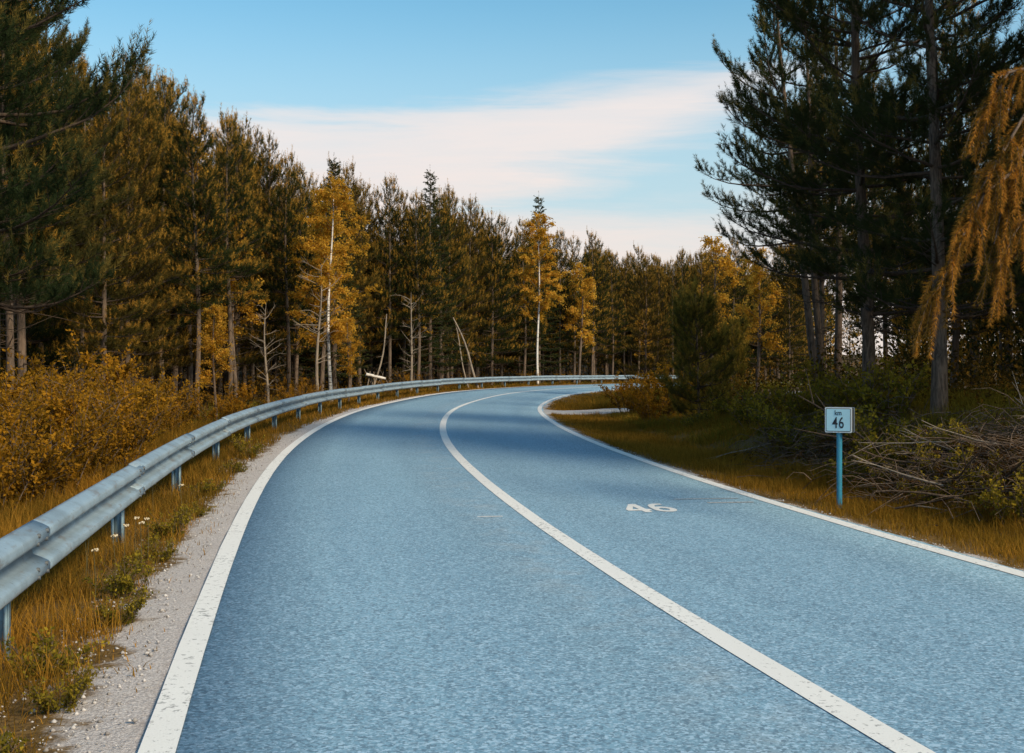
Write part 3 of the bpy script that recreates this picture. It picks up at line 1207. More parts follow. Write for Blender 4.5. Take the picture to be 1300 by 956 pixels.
hero('leaning_pine', OPENP[0], px(1040, 25), 25, .95, 0.0, 'open crowned pine with a dark slanting trunk leaning over the bank toward the road', 'tree', tilt=(0, 0))
hero('leaning_pine', OPENP[1], px(1062, 26.5), 26.5, .98, .6, 'straight dark pine trunk right beside the slanting pine', 'tree')
hero('leaning_pine', OPENP[2], px(1052, 25.8), 25.8, 1.0, 0.2, 'thin dark pine trunk rising parallel behind the slanting pine', 'tree')
hero('pine_tree', NEARP[2], px(1192, 16.5), 16.5, 1.05, .9, 'big dark pine whose grey trunk stands above the brush pile', 'tree')
hero('young_pine', YOUNGP[0], px(888, 27.5), 27.5, 1.05, .3, 'bushy young pine with upright shoots at the inner edge of the bend', 'tree')
hero('young_pine', YOUNGP[1], px(928, 31), 31, .72, 1.3, 'second young pine tucked behind the bushy one at the inner bend', 'tree')
hero('yellow_tree', BIR[2], px(818, 93), 93, fit_h(BIR[2], px(818, 93), 93, 385), 2.3, 'small orange leaved tree behind the last stretch of guardrail', 'tree')
hero('yellow_tree', BIR[2], px(440, 43), 43.5, fit_h(BIR[2], px(440, 43), 43.5, 395), 2.3, 'low orange leaved tree at the foot of the near golden birch', 'tree')
hero('yellow_tree', BIR[2], px(300, 41), 41, fit_h(BIR[2], px(300, 41), 41, 255), 1.0, 'slim orange leaved tree among the dark pines near the guardrail', 'tree', sz=None)
hero('yellow_tree', BIR[2], px(398, 50), 52, fit_h(BIR[2], px(398, 52), 52, 222), 4.0, 'orange topped tree left of the near golden birch', 'tree')
hero('yellow_tree', BIR[2], px(525, 66), 66, fit_h(BIR[2], px(525, 66), 66, 292), 5.0, 'orange leaved tree before the pines midway round the bend', 'tree')
hero('yellow_tree', BIR[2], px(905, 55), 55, fit_h(BIR[2], px(905, 55), 55, 285), 5.0, 'sunlit orange tree behind the young pines inside the bend', 'tree')
hero('yellow_tree', BIR[2], px(960, 47), 47, fit_h(BIR[2], px(960, 47), 47, 300), 3.0, 'sunlit orange tree seen behind the slanting pine', 'tree')


for _c, _d, _r, _l in ((240, 43, 150, 'orange topped tree high among the tall pines over the near thicket'),
                       (275, 31, 375, 'short orange leaved sapling below dark pines behind the guardrail bend'),
                       (735, 84, 322, 'golden sapling just beyond the far golden birch')):
    hero('yellow_tree', BIR[2], px(_c, _d), _d, fit_h(BIR[2], px(_c, _d), _d, _r), None, _l, 'tree')


def snag_variant(seed, H=6.0):
    rnd = random.Random(seed)
    zz = np.linspace(0, H, 10)
    P = np.stack([.10*np.sin(zz*.9+seed), .08*np.cos(zz*.8), zz-.15*(zz == 0)], -1)
    g = Geo()
    g.tube(P, .075*(1-zz/H)**.7+.008, 8)
    b = Geo()
    for k in range(34):
        p, d = along(P, rnd.uniform(.22, .97))
        BP = branch_path(p, rnd.uniform(0, 6.3), radians(rnd.uniform(-5, 55)), radians(rnd.uniform(-10, 60)), rnd.uniform(.4, 1.4), 4, rnd)
        b.tube(BP, np.linspace(.020, .005, 5), 4, cap=False)
        for _ in range(rnd.randint(1, 4)):
            q, d = along(BP, rnd.uniform(.4, .95))
            b.tube([q, q+unit(d+np.array([rnd.uniform(-1, 1), rnd.uniform(-1, 1), rnd.uniform(-.5, .8)]))*rnd.uniform(.15, .5)], [.008, .003], 3, cap=False)
    return dict(H=H, trunk=g.mesh('trunk', M['deadwood'], True), branches=b.mesh('branches', M['deadwood'], True))


_SN = [snag_variant(91), snag_variant(92)]
for _c, _d, _r, _k, _l in ((405, 43, 320, 0, 'bare grey dead pine with stubby limbs left of the near golden birch'),
                           (338, 38, 372, 1, 'short bare dead pine at the forest edge above the guardrail'),
                           (522, 58, 360, 1, 'bare dead pine right of the grey snag, before the dark pines')):
    hero('dead_pine', _SN[_k], px(_c, _d), _d, fit_h(_SN[_k], px(_c, _d), _d, _r), None, _l, 'tree', None, ('trunk', 'branches'))


def forest():
    rnd = random.Random(5)
    sky_at = lambda c: float(np.interp(c, SKX, SKY_))
    n = {'l': 0, 'm': 0, 'r': 0}
    tries = 0
    # behind the guardrail, from the near left round to the far side of the bend
    while tries < 9000 and n['l']+n['m'] < 200:
        tries += 1
        s = rnd.uniform(12, 125)
        o = -7.2 - 20*rnd.random()**1.7
        if s > 60:
            o = -6.4 - 20*rnd.random()**1.7
        x, y = at(s, o)[:2]
        c = 650+1527*x/max(y, 1)
        if c < -70 or c > 1010 or y < 12:
            continue
        if not free(x, y, 1.45):
            continue
        v = rnd.choice(FARP)
        row = sky_at(c)+rnd.uniform(0, 26)
        row = max(row, sky_at(c-.45*1527/y), sky_at(c+.45*1527/y))
        k = fit_h(v, x, y, row)
        if k < .62:
            continue
        k = min(k, rnd.uniform(.98, 1.12))
        PLACED.append((x, y))
        if c < 520:
            n['l'] += 1
            plant('pine_tree', v, x, y, k, None, 'slender pine in the dense dark woods behind the near guardrail', 'tree', 'pines behind the near guardrail')
        else:
            n['m'] += 1
            plant('pine_tree', v, x, y, k, None, 'pine in the sunlit wall of woods across the bend, behind the far guardrail', 'tree', 'pines across the bend')
    tries = 0
    while tries < 6000 and n['r'] < 40:
        tries += 1
        s = rnd.uniform(10, 62)
        o = 6.3 + 22*rnd.random()**1.5
        x, y = at(s, o)[:2]
        if not free(x, y, 2.1) or track_mask(np.array([x]), np.array([y]))[0] > .02:
            continue
        if 19 < y < 33 and o < 10.5:
            continue
        c = 650+1527*x/max(y, .5)
        near = y < 30
        v = rnd.choice(NEARP) if near else rnd.choice(FARP)
        k = rnd.uniform(.92, 1.15)
        if y > 4 and c < 1080:
            row = max(sky_at(c)+rnd.uniform(0, 25), sky_at(c-1.0*1527/y))
            k = min(k, fit_h(v, x, y, row))
            if k < .56:
                continue
        PLACED.append((x, y))
        n['r'] += 1
        plant('pine_tree', v, x, y, k, None, 'dark pine in the shaded woods on the bank side of the road', 'tree', 'pines of the shaded bank woods')
    # single out the pines that stand next to a landmark
    marks = [(421, 44, 'near golden birch'), (683, 77, 'far golden birch'), (592, 66, 'two leaning dead trunks'), (480, 55, 'grey snag'),
             (818, 93, 'small orange tree by the last guardrail'), (300, 41, 'slim orange tree by the near guardrail'), (1192, 16.5, 'big grey trunked pine over the brush pile'),
             (905, 55, 'sunlit orange tree inside the bend'), (525, 66, 'orange tree midway round the bend'), (240, 43, 'orange topped tree over the thicket')]
    pines = [o for o in COL.objects if o.name.startswith('pine_tree') and o.get('group')]
    for c, d, what in marks:
        ax, ay = px(c, d), d
        near_by = sorted(pines, key=lambda o: (o.location.x-ax)**2+(o.location.y-ay)**2)[:6]
        near_by = [o for o in near_by if abs(o.location.y-ay) < 6]
        for side, word in ((-1, 'left'), (1, 'right')):
            q = [o for o in near_by if side*((650+1527*o.location.x/o.location.y)-c) > 8]
            if q:
                o = q[0]
                o['label'] = 'pine standing closest on the %s of the %s' % (word, what)
                del o['group']
                pines.remove(o)
                near_by.remove(o)
    print('forest', n)


forest()


# ------------------------------------------------------------------ brown drooping spruce at the edge of the picture
def brown_spruce():
    rnd = random.Random(9)
    rng = np.random.default_rng(9)
    x0, y0 = px(1345, 11.2), 11.2
    root = empty('drooping_spruce', (x0, y0, gz(x0, y0)-.05))
    tag(root, 'spruce bough with hanging rust brown needles reaching in over the brush pile', 'tree')
    PLACED.append((x0, y0))
    base = np.array([x0, y0, gz(x0, y0)-.05])
    g = Geo()
    zz = np.linspace(0, 7.5, 8)
    g.tube(np.stack([.03*np.sin(zz), .03*np.cos(zz)-.03, zz], -1), .10*(1-zz/8.2)+.01, 10)
    link('trunk', g.mesh('trunk', M['bark'], True), root)

    def W(cx, row, d):
        return np.array([px(cx, d), d, EYE+(478-row)/1527*d]) - base
    bg = Geo()
    SP, SD, SL, ST = [], [], [], []
    limbs = [[(1345, 60, 11.2), (1310, 85, 10.9), (1280, 92, 10.7), (1258, 130, 10.6), (1248, 170, 10.6)],
             [(1345, 95, 11.2), (1310, 130, 10.8), (1275, 190, 10.5), (1245, 240, 10.4), (1225, 280, 10.4)],
             [(1345, 190, 11.2), (1290, 215, 10.8), (1250, 245, 10.5), (1222, 300, 10.3), (1200, 350, 10.2), (1176, 392, 10.2)],
             [(1345, 170, 11.2), (1300, 190, 10.9), (1275, 250, 10.7), (1262, 310, 10.6)],
             [(1345, 240, 11.2), (1310, 262, 10.9), (1285, 300, 10.8), (1270, 340, 10.7)]]
    for L in limbs:
        P = np.array([W(*q) for q in L])
        bg.tube(P, np.linspace(.020, .006, len(P)), 6)
        ln = np.linalg.norm(np.diff(P, axis=0), axis=1).sum()
        for k in range(int(ln*17)):
            u = .18+.80*rnd.random()
            p, d = along(P, min(u, .99))
            out = np.array([rnd.uniform(-1, .9), rnd.uniform(-.9, .7), rnd.uniform(-.1, .5)])
            dd = unit(d*.5 + out*.55 + np.array([0, 0, -.35]))
            l1 = rnd.uniform(.10, .22)
            q = p+dd*l1
            q2 = q+unit(dd*.4+np.array([rnd.uniform(-.3, .1), 0, -1.0]))*rnd.uniform(.18, .46)
            bg.tube([p, q, q2], [.005, .004, .002], 3, cap=False)
            t = rnd.random()
            SP.extend([p, q])
            SD.extend([dd, q2-q])
            SL.extend([l1, np.linalg.norm(q2-q)])
            ST.extend([t*.8, t])
    link('branches', bg.mesh('branches', M['bark'], True), root)
    V, F, T = brushes(np.array(SP), np.array(SD), np.array(SL), np.array(ST), 150, .052, .0055, rng, (.45, 1.1))
    link('crown', make_mesh('crown', V, F, M['needle_dead'], {'tint': T}), root)


brown_spruce()


# ------------------------------------------------------------------ bushes, weeds
ORD = ['first', 'second', 'third', 'fourth', 'fifth', 'sixth', 'seventh', 'eighth', 'ninth', 'tenth', 'eleventh', 'twelfth', 'thirteenth', 'fourteenth', 'fifteenth']


def bushes():
    rnd = random.Random(3)
    st = ('stems', 'foliage')
    # the thicket behind the near end of the guardrail
    spots = [(-40, 11.5, .95), (15, 12.4, 1.0), (60, 13.4, 1.0), (98, 14.8, 1.0), (130, 16.6, 1.0), (35, 15, 1.15), (85, 17, 1.15), (160, 19, 1.0), (0, 16.5, 1.25),
             (55, 19, 1.3), (120, 20, 1.2), (195, 23.5, 1.0), (-25, 14, 1.15), (20, 20, 1.4), (95, 22, 1.35), (150, 24, 1.3), (225, 28, 1.0)]
    for c, d, s in spots:
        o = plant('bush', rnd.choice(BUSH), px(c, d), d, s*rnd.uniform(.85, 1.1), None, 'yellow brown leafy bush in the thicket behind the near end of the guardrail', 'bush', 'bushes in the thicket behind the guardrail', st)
    nf = nb_ = 0
    for s_, o_, k in [(24, -5.6, .7), (29, -5.4, .9), (33, -5.9, 1.0), (36, -5.2, .7), (41, -5.4, 1.0), (45, -5.2, .8), (49, -5.6, .9), (54, -5.0, .8),
                      (59, -5.3, .9), (64, -5.1, .8), (70, -5.4, .9), (76, -5.0, .9), (82, -5.2, 1.0), (88, -5.2, .9), (94, -5.5, 1.1), (27, -7, 1.3), (31, -7.4, 1.3), (38, -7, 1.2), (47, -7, 1.1)]:
        q = at(s_, o_)
        if o_ > -6.5:
            lab = '%s low orange shrub of the front row along the guardrail, counted from the near end' % ORD[nf]
            nf += 1
        else:
            lab = '%s taller orange shrub of the back row behind the guardrail, counted from the near end' % ORD[nb_]
            nb_ += 1
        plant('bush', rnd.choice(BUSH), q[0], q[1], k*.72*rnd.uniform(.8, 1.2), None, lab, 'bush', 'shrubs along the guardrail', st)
    # inside of the bend: tall weeds and shrubs before the young pines
    for c, d, k in [(800, 37, 1.0), (815, 34, .9), (835, 33, 1.0), (850, 30, .9), (830, 30, .8), (865, 27, .7), (880, 25.5, .7), (905, 25, .7), (930, 25, .8), (845, 37, 1.1), (870, 34, 1.2), (900, 34, 1.2)]:
        plant('weed', rnd.choice(WEED+[BUSH[1]]), px(c, d), d, k*rnd.uniform(.9, 1.2), None, 'leafy yellow green weed clump on the inner side of the bend before the young pines', 'plant', 'weeds inside the bend', st)
    for c, d, k in [(1100, 14.5, .8), (1120, 15, .9), (1140, 13.8, .7), (1165, 14.5, .8), (1180, 12.8, .55), (1205, 12.5, .55), (1225, 12.2, .5), (1110, 16, 1.0), (1290, 11.2, .7), (1265, 11.6, .5), (1130, 17, 1.2), (1095, 18, 1.2), (1080, 20, 1.1), (1030, 19.5, 1.0), (1000, 21, 1.1), (985, 19, .8), (960, 21.5, 1.0), (1015, 17.5, .8), (1050, 17, .9), (975, 23.5, 1.3), (1045, 22.5, 1.2), (1200, 13.2, .6), (1240, 12.6, .6), (1275, 12.2, .7), (1170, 13.4, .6), (1150, 14.2, .7), (1220, 13.6, .7), (1000, 18.2, .9), (950, 23, 1.0)]:
        plant('weed', rnd.choice(WEED), px(c, d), d, k*rnd.uniform(.9, 1.2), None, 'small yellow leaved plant growing on the bank near the kilometre sign', 'plant', 'small plants on the bank', st)


bushes()


def roadside():
    rnd = random.Random(12)
    for i_, (s_, o_, k) in enumerate([(2.6, -3.12, .42), (3.4, -3.3, .5), (4.3, -3.08, .30), (4.9, -3.26, .45), (5.7, -3.12, .28), (6.4, -3.3, .45), (7.4, -3.1, .3), (8.3, -3.22, .4),
                      (9.6, -3.15, .3), (10.8, -3.2, .4), (12.2, -3.12, .32), (14.0, -3.2, .45), (16.5, -3.1, .4), (19, -3.2, .5)]):
        q = at(s_, o_)
        plant('weed', rnd.choice(WEED), q[0], q[1], k, None, '%s ragged weed along the edge of the gravel shoulder, counted from the front' % ORD[i_], 'plant', 'weeds at the gravel edge', ('stems', 'foliage'))
    rng = np.random.default_rng(13)
    n = 5200
    s = 1.5+24*rng.random(n)**1.5
    o = np.where(rng.random(n) < .85, -2.78-.65*rng.random(n)**.8, 2.80+.28*rng.random(n))
    P = at(s, o)
    z = ground(P[:, 0], P[:, 1])
    r = .004+.011*rng.random(n)**3
    B = np.stack([P[:, 0], P[:, 1], z+r*.2], -1)
    O6 = np.array([[1, 0, 0], [0, 1, 0], [-1, 0, 0], [0, -1, 0], [0, 0, .7], [0, 0, -.7]])
    J = 1+rng.normal(0, .22, (n, 6, 1))
    a = rng.uniform(0, 6.3, n)
    ca, sa = np.cos(a)[:, None], np.sin(a)[:, None]
    V = np.stack([O6[None, :, 0]*ca-O6[None, :, 1]*sa, O6[None, :, 0]*sa+O6[None, :, 1]*ca, np.broadcast_to(O6[None, :, 2], (n, 6))], -1)*J*r[:, None, None]+B[:, None]
    T8 = np.array([[0, 1, 4], [1, 2, 4], [2, 3, 4], [3, 0, 4], [1, 0, 5], [2, 1, 5], [3, 2, 5], [0, 3, 5]])
    F = (np.arange(n)[:, None, None]*6+T8[None]).reshape(-1, 3)
    tag(link('gravel', make_mesh('gravel', V.reshape(-1, 3), F, M['stone'], {'tint': np.repeat(rng.random(n), 6)})), 'loose pale gravel on the road shoulder', kind='stuff')


roadside()


# ------------------------------------------------------------------ far woods and undergrowth, too many to count
def distant_woods():
    rnd = random.Random(21)
    rng = np.random.default_rng(21)
    # a light pine: tufts only, on a stem
    H = 11.0
    P, D, L, T = [], [], [], []
    for k in range(620):
        tt = rnd.random()**.8
        h = H*(.02+.98*tt)
        r = (1.9*(1-tt)**.8+.15)*math.sqrt(rnd.random())
        a = rnd.uniform(0, 6.3)
        P.append((r*cos(a), r*sin(a), h))
        D.append((cos(a)*.6, sin(a)*.6, .4+tt))
        L.append(.35)
        T.append(rnd.random())
    V, F, TT = brushes(np.array(P), np.array(D), np.array(L), np.array(T), 4, .42, .10, rng, (.3, .9))
    g = Geo()
    g.tube([(0, 0, -.2), (0, 0, H*.5), (0, 0, H)], [.11, .08, .02], 5)
    SV = np.concatenate(g.V)
    SF = np.concatenate(g.F[4])
    VV, FF, QQ, AT, n0 = [], [], [], [], 0
    spots = []
    tries = 0
    while len(spots) < 460 and tries < 30000:
        tries += 1
        left = rnd.random() < .55
        if left:
            s, o = rnd.uniform(5, 150), -rnd.uniform(20, 48)
        else:
            s, o = rnd.uniform(12, 85), rnd.uniform(16, 52)
        x, y = at(s, o)[:2]
        if y < -25:
            continue
        S, O = locate([x], [y])
        if abs(O[0]) < 15 or not all((x-a)**2+(y-b)**2 > 4 for a, b in spots):
            continue
        c = 650+1527*x/max(y, 3)
        k = rnd.uniform(.85, 1.1)
        z = gz(x, y)
        if y > 5 and -60 < c < 1080:
            k = min(k, ((478-float(np.interp(c, SKX, SKY_))-14)/1527*y+EYE-z)/(H+.5))
        if not left:
            k *= .62
        if k < .3:
            continue
        spots.append((x, y))
        a = rnd.uniform(0, 6.3)
        R = np.array([[cos(a), -sin(a), 0], [sin(a), cos(a), 0], [0, 0, 1]])*k
        A = np.concatenate([V, SV]) @ R.T + (x, y, z)
        VV.append(A)
        FF.append(F+n0)
        QQ.append(SF+len(V)+n0)
        AT.append(np.concatenate([TT, np.zeros(len(SV))]))
        n0 += len(A)
    nt = sum(len(f) for f in FF)
    nq = sum(len(f) for f in QQ)
    me = make_mesh('distant_woods', np.concatenate(VV), [np.concatenate(FF), np.concatenate(QQ)], [M['needle'], M['bark']],
                   {'tint': np.concatenate(AT)}, mat_index=np.concatenate([np.zeros(nt), np.ones(nq)]))
    tag(link('distant_woods', me), 'mass of pines deep in the woods', kind='stuff')


distant_woods()


def undergrowth():
    rng = np.random.default_rng(31)
    rnd = random.Random(31)
    P = []
    for s0, s1, o0, o1, n in ((8, 130, -6.4, -24, 70000), (8, 34, 6.8, 22, 50000), (28, 60, 8, 22, 24000)):
        s = rng.uniform(s0, s1, n)
        o = o0+(o1-o0)*rng.random(n)**1.6
        q = at(s, o)
        x, y = q[:, 0], q[:, 1]
        d = np.clip(.35+.9*lump(x*.9+3, y*.9), 0, 1)
        keep = (rng.random(n) < d+.15) & (track_mask(x, y) < .1)
        x, y, d = x[keep], y[keep], d[keep]
        P.append(np.stack([x, y, ground(x, y)+rng.random(len(x))**1.5*(.3+1.2*d)], -1))
    P = np.concatenate(P)
    D = unit(rng.normal(size=P.shape)+np.array([0, 0, .2]))
    V, F, T = leaves(P, D, np.where(P[:, 1] < 34, .085, .14)[:, None], rng.random(len(P))*.8, rng, .5)
    tag(link('undergrowth', make_mesh('undergrowth', V, F, M['under_leaf'], {'tint': T})), 'brown leafy undergrowth on the woodland floor', kind='stuff')


undergrowth()


# ------------------------------------------------------------------ brush on the bank, logs, leaning dead trunks
def brush_pile(x0, x1, label, n_big, n_small, seed, dens=1.0):
    rnd = random.Random(seed)
    cx, cy = (x0[0]+x1[0])/2, (x0[1]+x1[1])/2
    zc = gz(cx, cy)
    root = empty('brush_pile', (cx, cy, zc))
    tag(root, label, 'brush pile')
    stick_me = []
    for k in range(6):
        g = Geo()
        L = 1.0
        BP = branch_path((0, 0, 0), 0, rnd.uniform(-.2, .2), rnd.uniform(-.5, .3), L, 5, rnd)
        g.tube(BP, np.linspace(.011, .004, 6), 5)
        for j in range(3):
            p, d = along(BP, rnd.uniform(.3, .9))
            e = p+unit(d+np.array([0, rnd.uniform(-1, 1), rnd.uniform(-.7, .7)]))*rnd.uniform(.15, .4)
            g.tube([p, e], [.006, .002], 4, cap=False)
        stick_me.append(g.mesh('stick', M['deadwood'], True))

    def place():
        u, v = rnd.random(), rnd.gauss(0, 1)
        x = x0[0]+(x1[0]-x0[0])*u + v*.45
        y = x0[1]+(x1[1]-x0[1])*u + rnd.gauss(0, .45)
        return x, y
    dark_me = []
    for m_ in stick_me:
        m_ = m_.copy()
        m_.materials[0] = M['twig']
        dark_me.append(m_)
    for k in range(n_big):
        x, y = place()
        o = link('stick', rnd.choice(stick_me if rnd.random() < .35 else dark_me), root, (x-cx, y-cy, gz(x, y)-zc+abs(rnd.gauss(0, .16))+.04))
        o.rotation_euler = (rnd.uniform(0, 6), rnd.gauss(0, .22), rnd.uniform(0, 6.3))
        s = rnd.uniform(.5, 1.25)
        o.scale = (s, s*rnd.uniform(.8, 1.6), s)
    g = Geo()
    for k in range(n_small):
        x, y = place()
        p = np.array([x-cx, y-cy, gz(x, y)-zc+abs(rnd.gauss(0, .20))])
        L = rnd.uniform(.2, .7)
        BP = branch_path(p, rnd.uniform(0, 6.3), rnd.uniform(-.6, .8), rnd.uniform(-.9, .4), L, 3, rnd)
        g.tube(BP, np.linspace(.006, .0025, 4), 3, cap=False)
    rng = np.random.default_rng(seed)
    Q, D = [], []
    for k in range(n_small):
        x, y = place()
        Q.append((x-cx, y-cy, gz(x, y)-zc+abs(rnd.gauss(0, .16))))
        D.append((rnd.gauss(0, 1), rnd.gauss(0, 1), rnd.gauss(-.2, .4)))
    V, F, T = brushes(np.array(Q), np.array(D), rng.uniform(.12, .35, n_small), rng.random(n_small)*.6, 22, .06, .006, rng)
    dn = link('dead_needles', make_mesh('dead_needles', V, F, M['needle_brown'], {'tint': T}), root)
    dn['kind'] = 'stuff'
    tw = link('twigs', g.mesh('twigs', M['bark'], True), root)
    tw['kind'] = 'stuff'


brush_pile((px(1165, 13.9), 13.9), (px(1320, 12.0), 12.0), 'tangled pile of grey dead branches on the bank below the brown spruce bough', 80, 1100, 1)
brush_pile((px(1010, 18.0), 18.0), (px(1110, 15.4), 15.4), 'sparse heap of dead twigs on the bank behind the kilometre sign', 12, 420, 2)


def dead_trunk(p0, p1, r, label, name='dead_tree'):
    p0, p1 = np.array(p0, float), np.array(p1, float)
    root = empty(name, tuple(p0))
    tag(root, label, 'tree trunk')
    P = np.array([p0*(1-u)+p1*u + np.array([.16*sin(4.2*u+p0[0]), .05*cos(4*u), .10*sin(5*u)]) for u in np.linspace(0, 1, 9)])-p0
    g = Geo()
    g.tube(P, np.linspace(r, r*.45, 9), 9)
    link('stem', g.mesh('stem', M['deadwood'], True), root)
    h = Geo()
    rnd = random.Random(int(abs(p0[0])*100))
    for k in range(7):
        p, d = along(P, rnd.uniform(.3, .95))
        e = p+unit(np.array([rnd.uniform(-1, 1), rnd.uniform(-1, 1), rnd.uniform(-.2, .8)]))*rnd.uniform(.2, .6)
        h.tube([p, e], [.010, .003], 4, cap=False)
    link('limb_stubs', h.mesh('limb_stubs', M['deadwood'], True), root)


def dt(c0, r0, c1, r1, d, r, lab):
    x0, x1 = px(c0, d), px(c1, d)
    dead_trunk((x0, d, gz(x0, d)), (x1, d+.8, EYE+(478-r1)/1527*d), r, lab)


dt(611, 478, 572, 400, 65, .075, 'thicker of two pale dead trunks leaning together behind the guardrail')
dt(598, 476, 571, 398, 66, .05, 'thinner of two pale dead trunks leaning together behind the guardrail')
dt(470, 480, 492, 395, 55, .05, 'bare grey snag leaning among the pines behind the golden birch')


def log():
    d = 54
    x = px(466, d)
    z = EYE+(478-478)/1527*d
    root = empty('felled_log', (x, d, gz(x, d)))
    tag(root, 'pale barkless log lying raised among undergrowth behind the guardrail', 'log')
    g = Geo()
    zz = z-gz(x, d)
    P = np.stack([np.linspace(-.05, .80, 6), np.linspace(0, .3, 6), zz+np.linspace(.10, -.10, 6)], -1)
    g.tube(P, [.075, .07, .072, .062, .066, .05], 12)
    link('stem', g.mesh('stem', M['birch_bark'], True), root)
    h = Geo()
    rnd = random.Random(2)
    for q in (0, 1, 2, 3, 4, 5, 1, 4):
        b = np.array([P[q][0]+rnd.uniform(-.5, .5), P[q][1]+rnd.uniform(-.5, .5), -.05])
        e = P[q]+np.array([rnd.uniform(-.1, .1), rnd.uniform(.05, .2), rnd.uniform(-.06, .3)])
        h.tube([b, (b+e)/2+(0, .05, .06), e], [.03, .026, .012], 5)
    link('limb_stubs', h.mesh('limb_stubs', M['deadwood'], True), root)


log()


# ------------------------------------------------------------------ grass
def grass(name, label, mat, areas, seed):
    """areas: (s0, s1, o0, o1, per m2, height, width, clumpiness)"""
    rng = np.random.default_rng(seed)
    VV, FF, TT, n0 = [], [], [], 0
    for s0, s1, o0, o1, dens, hgt, wid, edge in areas:
        n = int(abs((s1-s0)*(o1-o0))*dens)
        s = rng.uniform(s0, s1, n)
        o = rng.uniform(min(o0, o1), max(o0, o1), n)
        P = at(s, o)
        x, y = P[:, 0], P[:, 1]
        c = lump(x*1.7, y*1.7)*.55 + lump(x*4.3+5, y*4.1)*.6
        # thinner and clumpy toward the road edge
        inner = (np.abs(o)-min(abs(o0), abs(o1)))/abs(o1-o0)
        keep = rng.random(n) < np.clip(.25 + .55*c + edge*inner, .02, 1)
        keep &= track_mask(x, y) < .15
        s, o, x, y, c, inner = s[keep], o[keep], x[keep], y[keep], c[keep], inner[keep]
        n = len(s)
        z = ground(x, y)-.01
        B = np.stack([x, y, z], -1)
        h = hgt*rng.uniform(.35, 1.15, n)*np.clip(.45+.35*c+.6*inner, .25, 1.2)
        a = rng.uniform(0, 2*pi, n)
        lean = rng.uniform(.05, 1.05, n)
        D = np.stack([np.cos(a)*lean, np.sin(a)*lean, np.ones(n)], -1)
        D /= np.linalg.norm(D, axis=1)[:, None]
        W = np.stack([-np.sin(a), np.cos(a), np.zeros(n)], -1)*wid/2
        mid = B+D*(h*.55)[:, None]
        tip = B+(D*h[:, None])+np.stack([np.cos(a), np.sin(a), -.35*np.ones(n)], -1)*(h*lean*.45)[:, None]
        V = np.stack([B-W, B+W, mid+W*.8, mid-W*.8, tip], 1)
        VV.append(V.reshape(-1, 3))
        idx = np.arange(n)[:, None]*5+n0
        FF.append((idx+np.array([[0, 1, 2, 3]]), idx+np.array([[3, 2, 4]])))
        t = np.clip(.40+.42*lump(x*1.3+9, y*1.4)+rng.normal(0, .24, n), 0, 1)
        TT.append(np.repeat(t, 5))
        n0 += 5*n
    me = make_mesh(name, np.concatenate(VV), [np.concatenate([f[0] for f in FF]), np.concatenate([f[1] for f in FF])], M[mat], {'tint': np.concatenate(TT)})
    tag(link(name, me), label, kind='stuff')
    print(name, len(me.polygons))


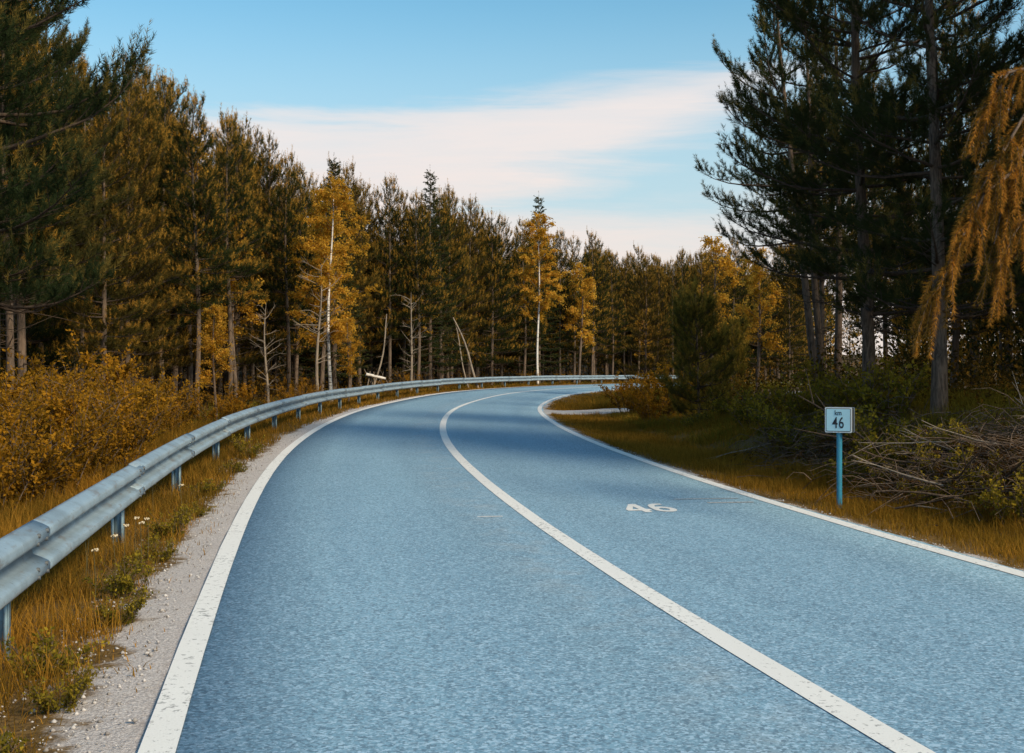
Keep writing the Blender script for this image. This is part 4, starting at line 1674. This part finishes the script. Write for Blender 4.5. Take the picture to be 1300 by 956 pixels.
grass('verge_grass', 'long dry orange grass under the guardrail', 'grass',
      [(1.5, 13, -3.08, -5.6, 3400, .36, .0042, 1.2), (13, 28, -3.05, -5.6, 1300, .34, .007, 1.1), (28, 100, -2.95, -5.4, 260, .30, .018, 1.0), (1.5, 20, -2.82, -3.3, 260, .10, .006, .1), (2, 26, -3.25, -5.4, 110, .72, .004, .4)], 1)
grass('verge_grass', 'short dry orange grass along the inner road edge', 'grass',
      [(4, 20, 2.95, 4.5, 2400, .24, .005, 1.0), (20, 37, 2.95, 4.4, 1700, .20, .009, 1.0), (20, 35.5, 4.4, 6.4, 1300, .30, .009, .9), (40.5, 46, 3.2, 7, 700, .5, .012, .9), (38, 90, 2.95, 5.4, 350, .26, .016, 1.0)], 2)
grass('field_grass', 'green brown grass on the bank and inside the bend', 'green_grass',
      [(5, 24, 4.0, 7.8, 950, .34, .007, .5), (20, 35.5, 4.6, 8.5, 850, .45, .011, .7), (35.5, 40, 6, 9, 500, .5, .011, .7), (40, 90, 4.5, 10, 160, .6, .02, .6)], 3)
grass('field_grass', 'rank grass below the thicket behind the guardrail', 'green_grass',
      [(3, 26, -5.2, -8.5, 300, .55, .010, .6), (26, 100, -5.0, -7.5, 110, .5, .02, .6)], 4)


# ------------------------------------------------------------------ yarrow flowers by the rail
def flowers():
    rnd = random.Random(4)
    proto = None
    g = Geo()
    g.tube([(0, 0, 0), (.01, 0, .16), (0, .01, .34)], [.003, .0025, .002], 4)
    stem_me = g.mesh('stem', M['stem'])
    h = Geo()
    for k in range(16):
        a, r = rnd.uniform(0, 6.3), .022*math.sqrt(rnd.random())
        cx, cy, cz = r*cos(a), r*sin(a), .345+rnd.uniform(-.004, .006)
        th = np.arange(6)/6*2*pi
        h.add(np.concatenate([np.stack([cx+.006*np.cos(th), cy+.006*np.sin(th), np.full(6, cz)], -1), [[cx, cy, cz+.006]], [[cx, cy, cz-.010]]]),
              [[i, (i+1) % 6, 6] for i in range(6)]+[[(i+1) % 6, i, 7] for i in range(6)])
    head_me = h.mesh('flower_head', M['petal'])
    for c, row in [(108, 680), (113, 675), (121, 698), (160, 668), (173, 659), (180, 664), (187, 660), (192, 667), (202, 657), (206, 662), (219, 634), (145, 681), (195, 615), (230, 616), (242, 622)]:
        # flower head stands about .35 m over the verge
        best = None
        for d in np.arange(5, 16, .1):
            x = px(c, d)
            e = abs(EYE-(row-478)/1527*d - (gz(x, d)+.34))
            if best is None or e < best[0]:
                best = (e, x, d)
        _, x, d = best
        if locate([x], [d])[1][0] > -3.2:
            continue
        o = empty('yarrow', (x, d, gz(x, d)), rnd.uniform(0, 6), 1.0)
        tag(o, 'white flat headed wildflower in the grass below the guardrail', 'flower', 'white wildflowers by the guardrail')
        link('stem', stem_me, o)
        link('flower_head', head_me, o)


flowers()
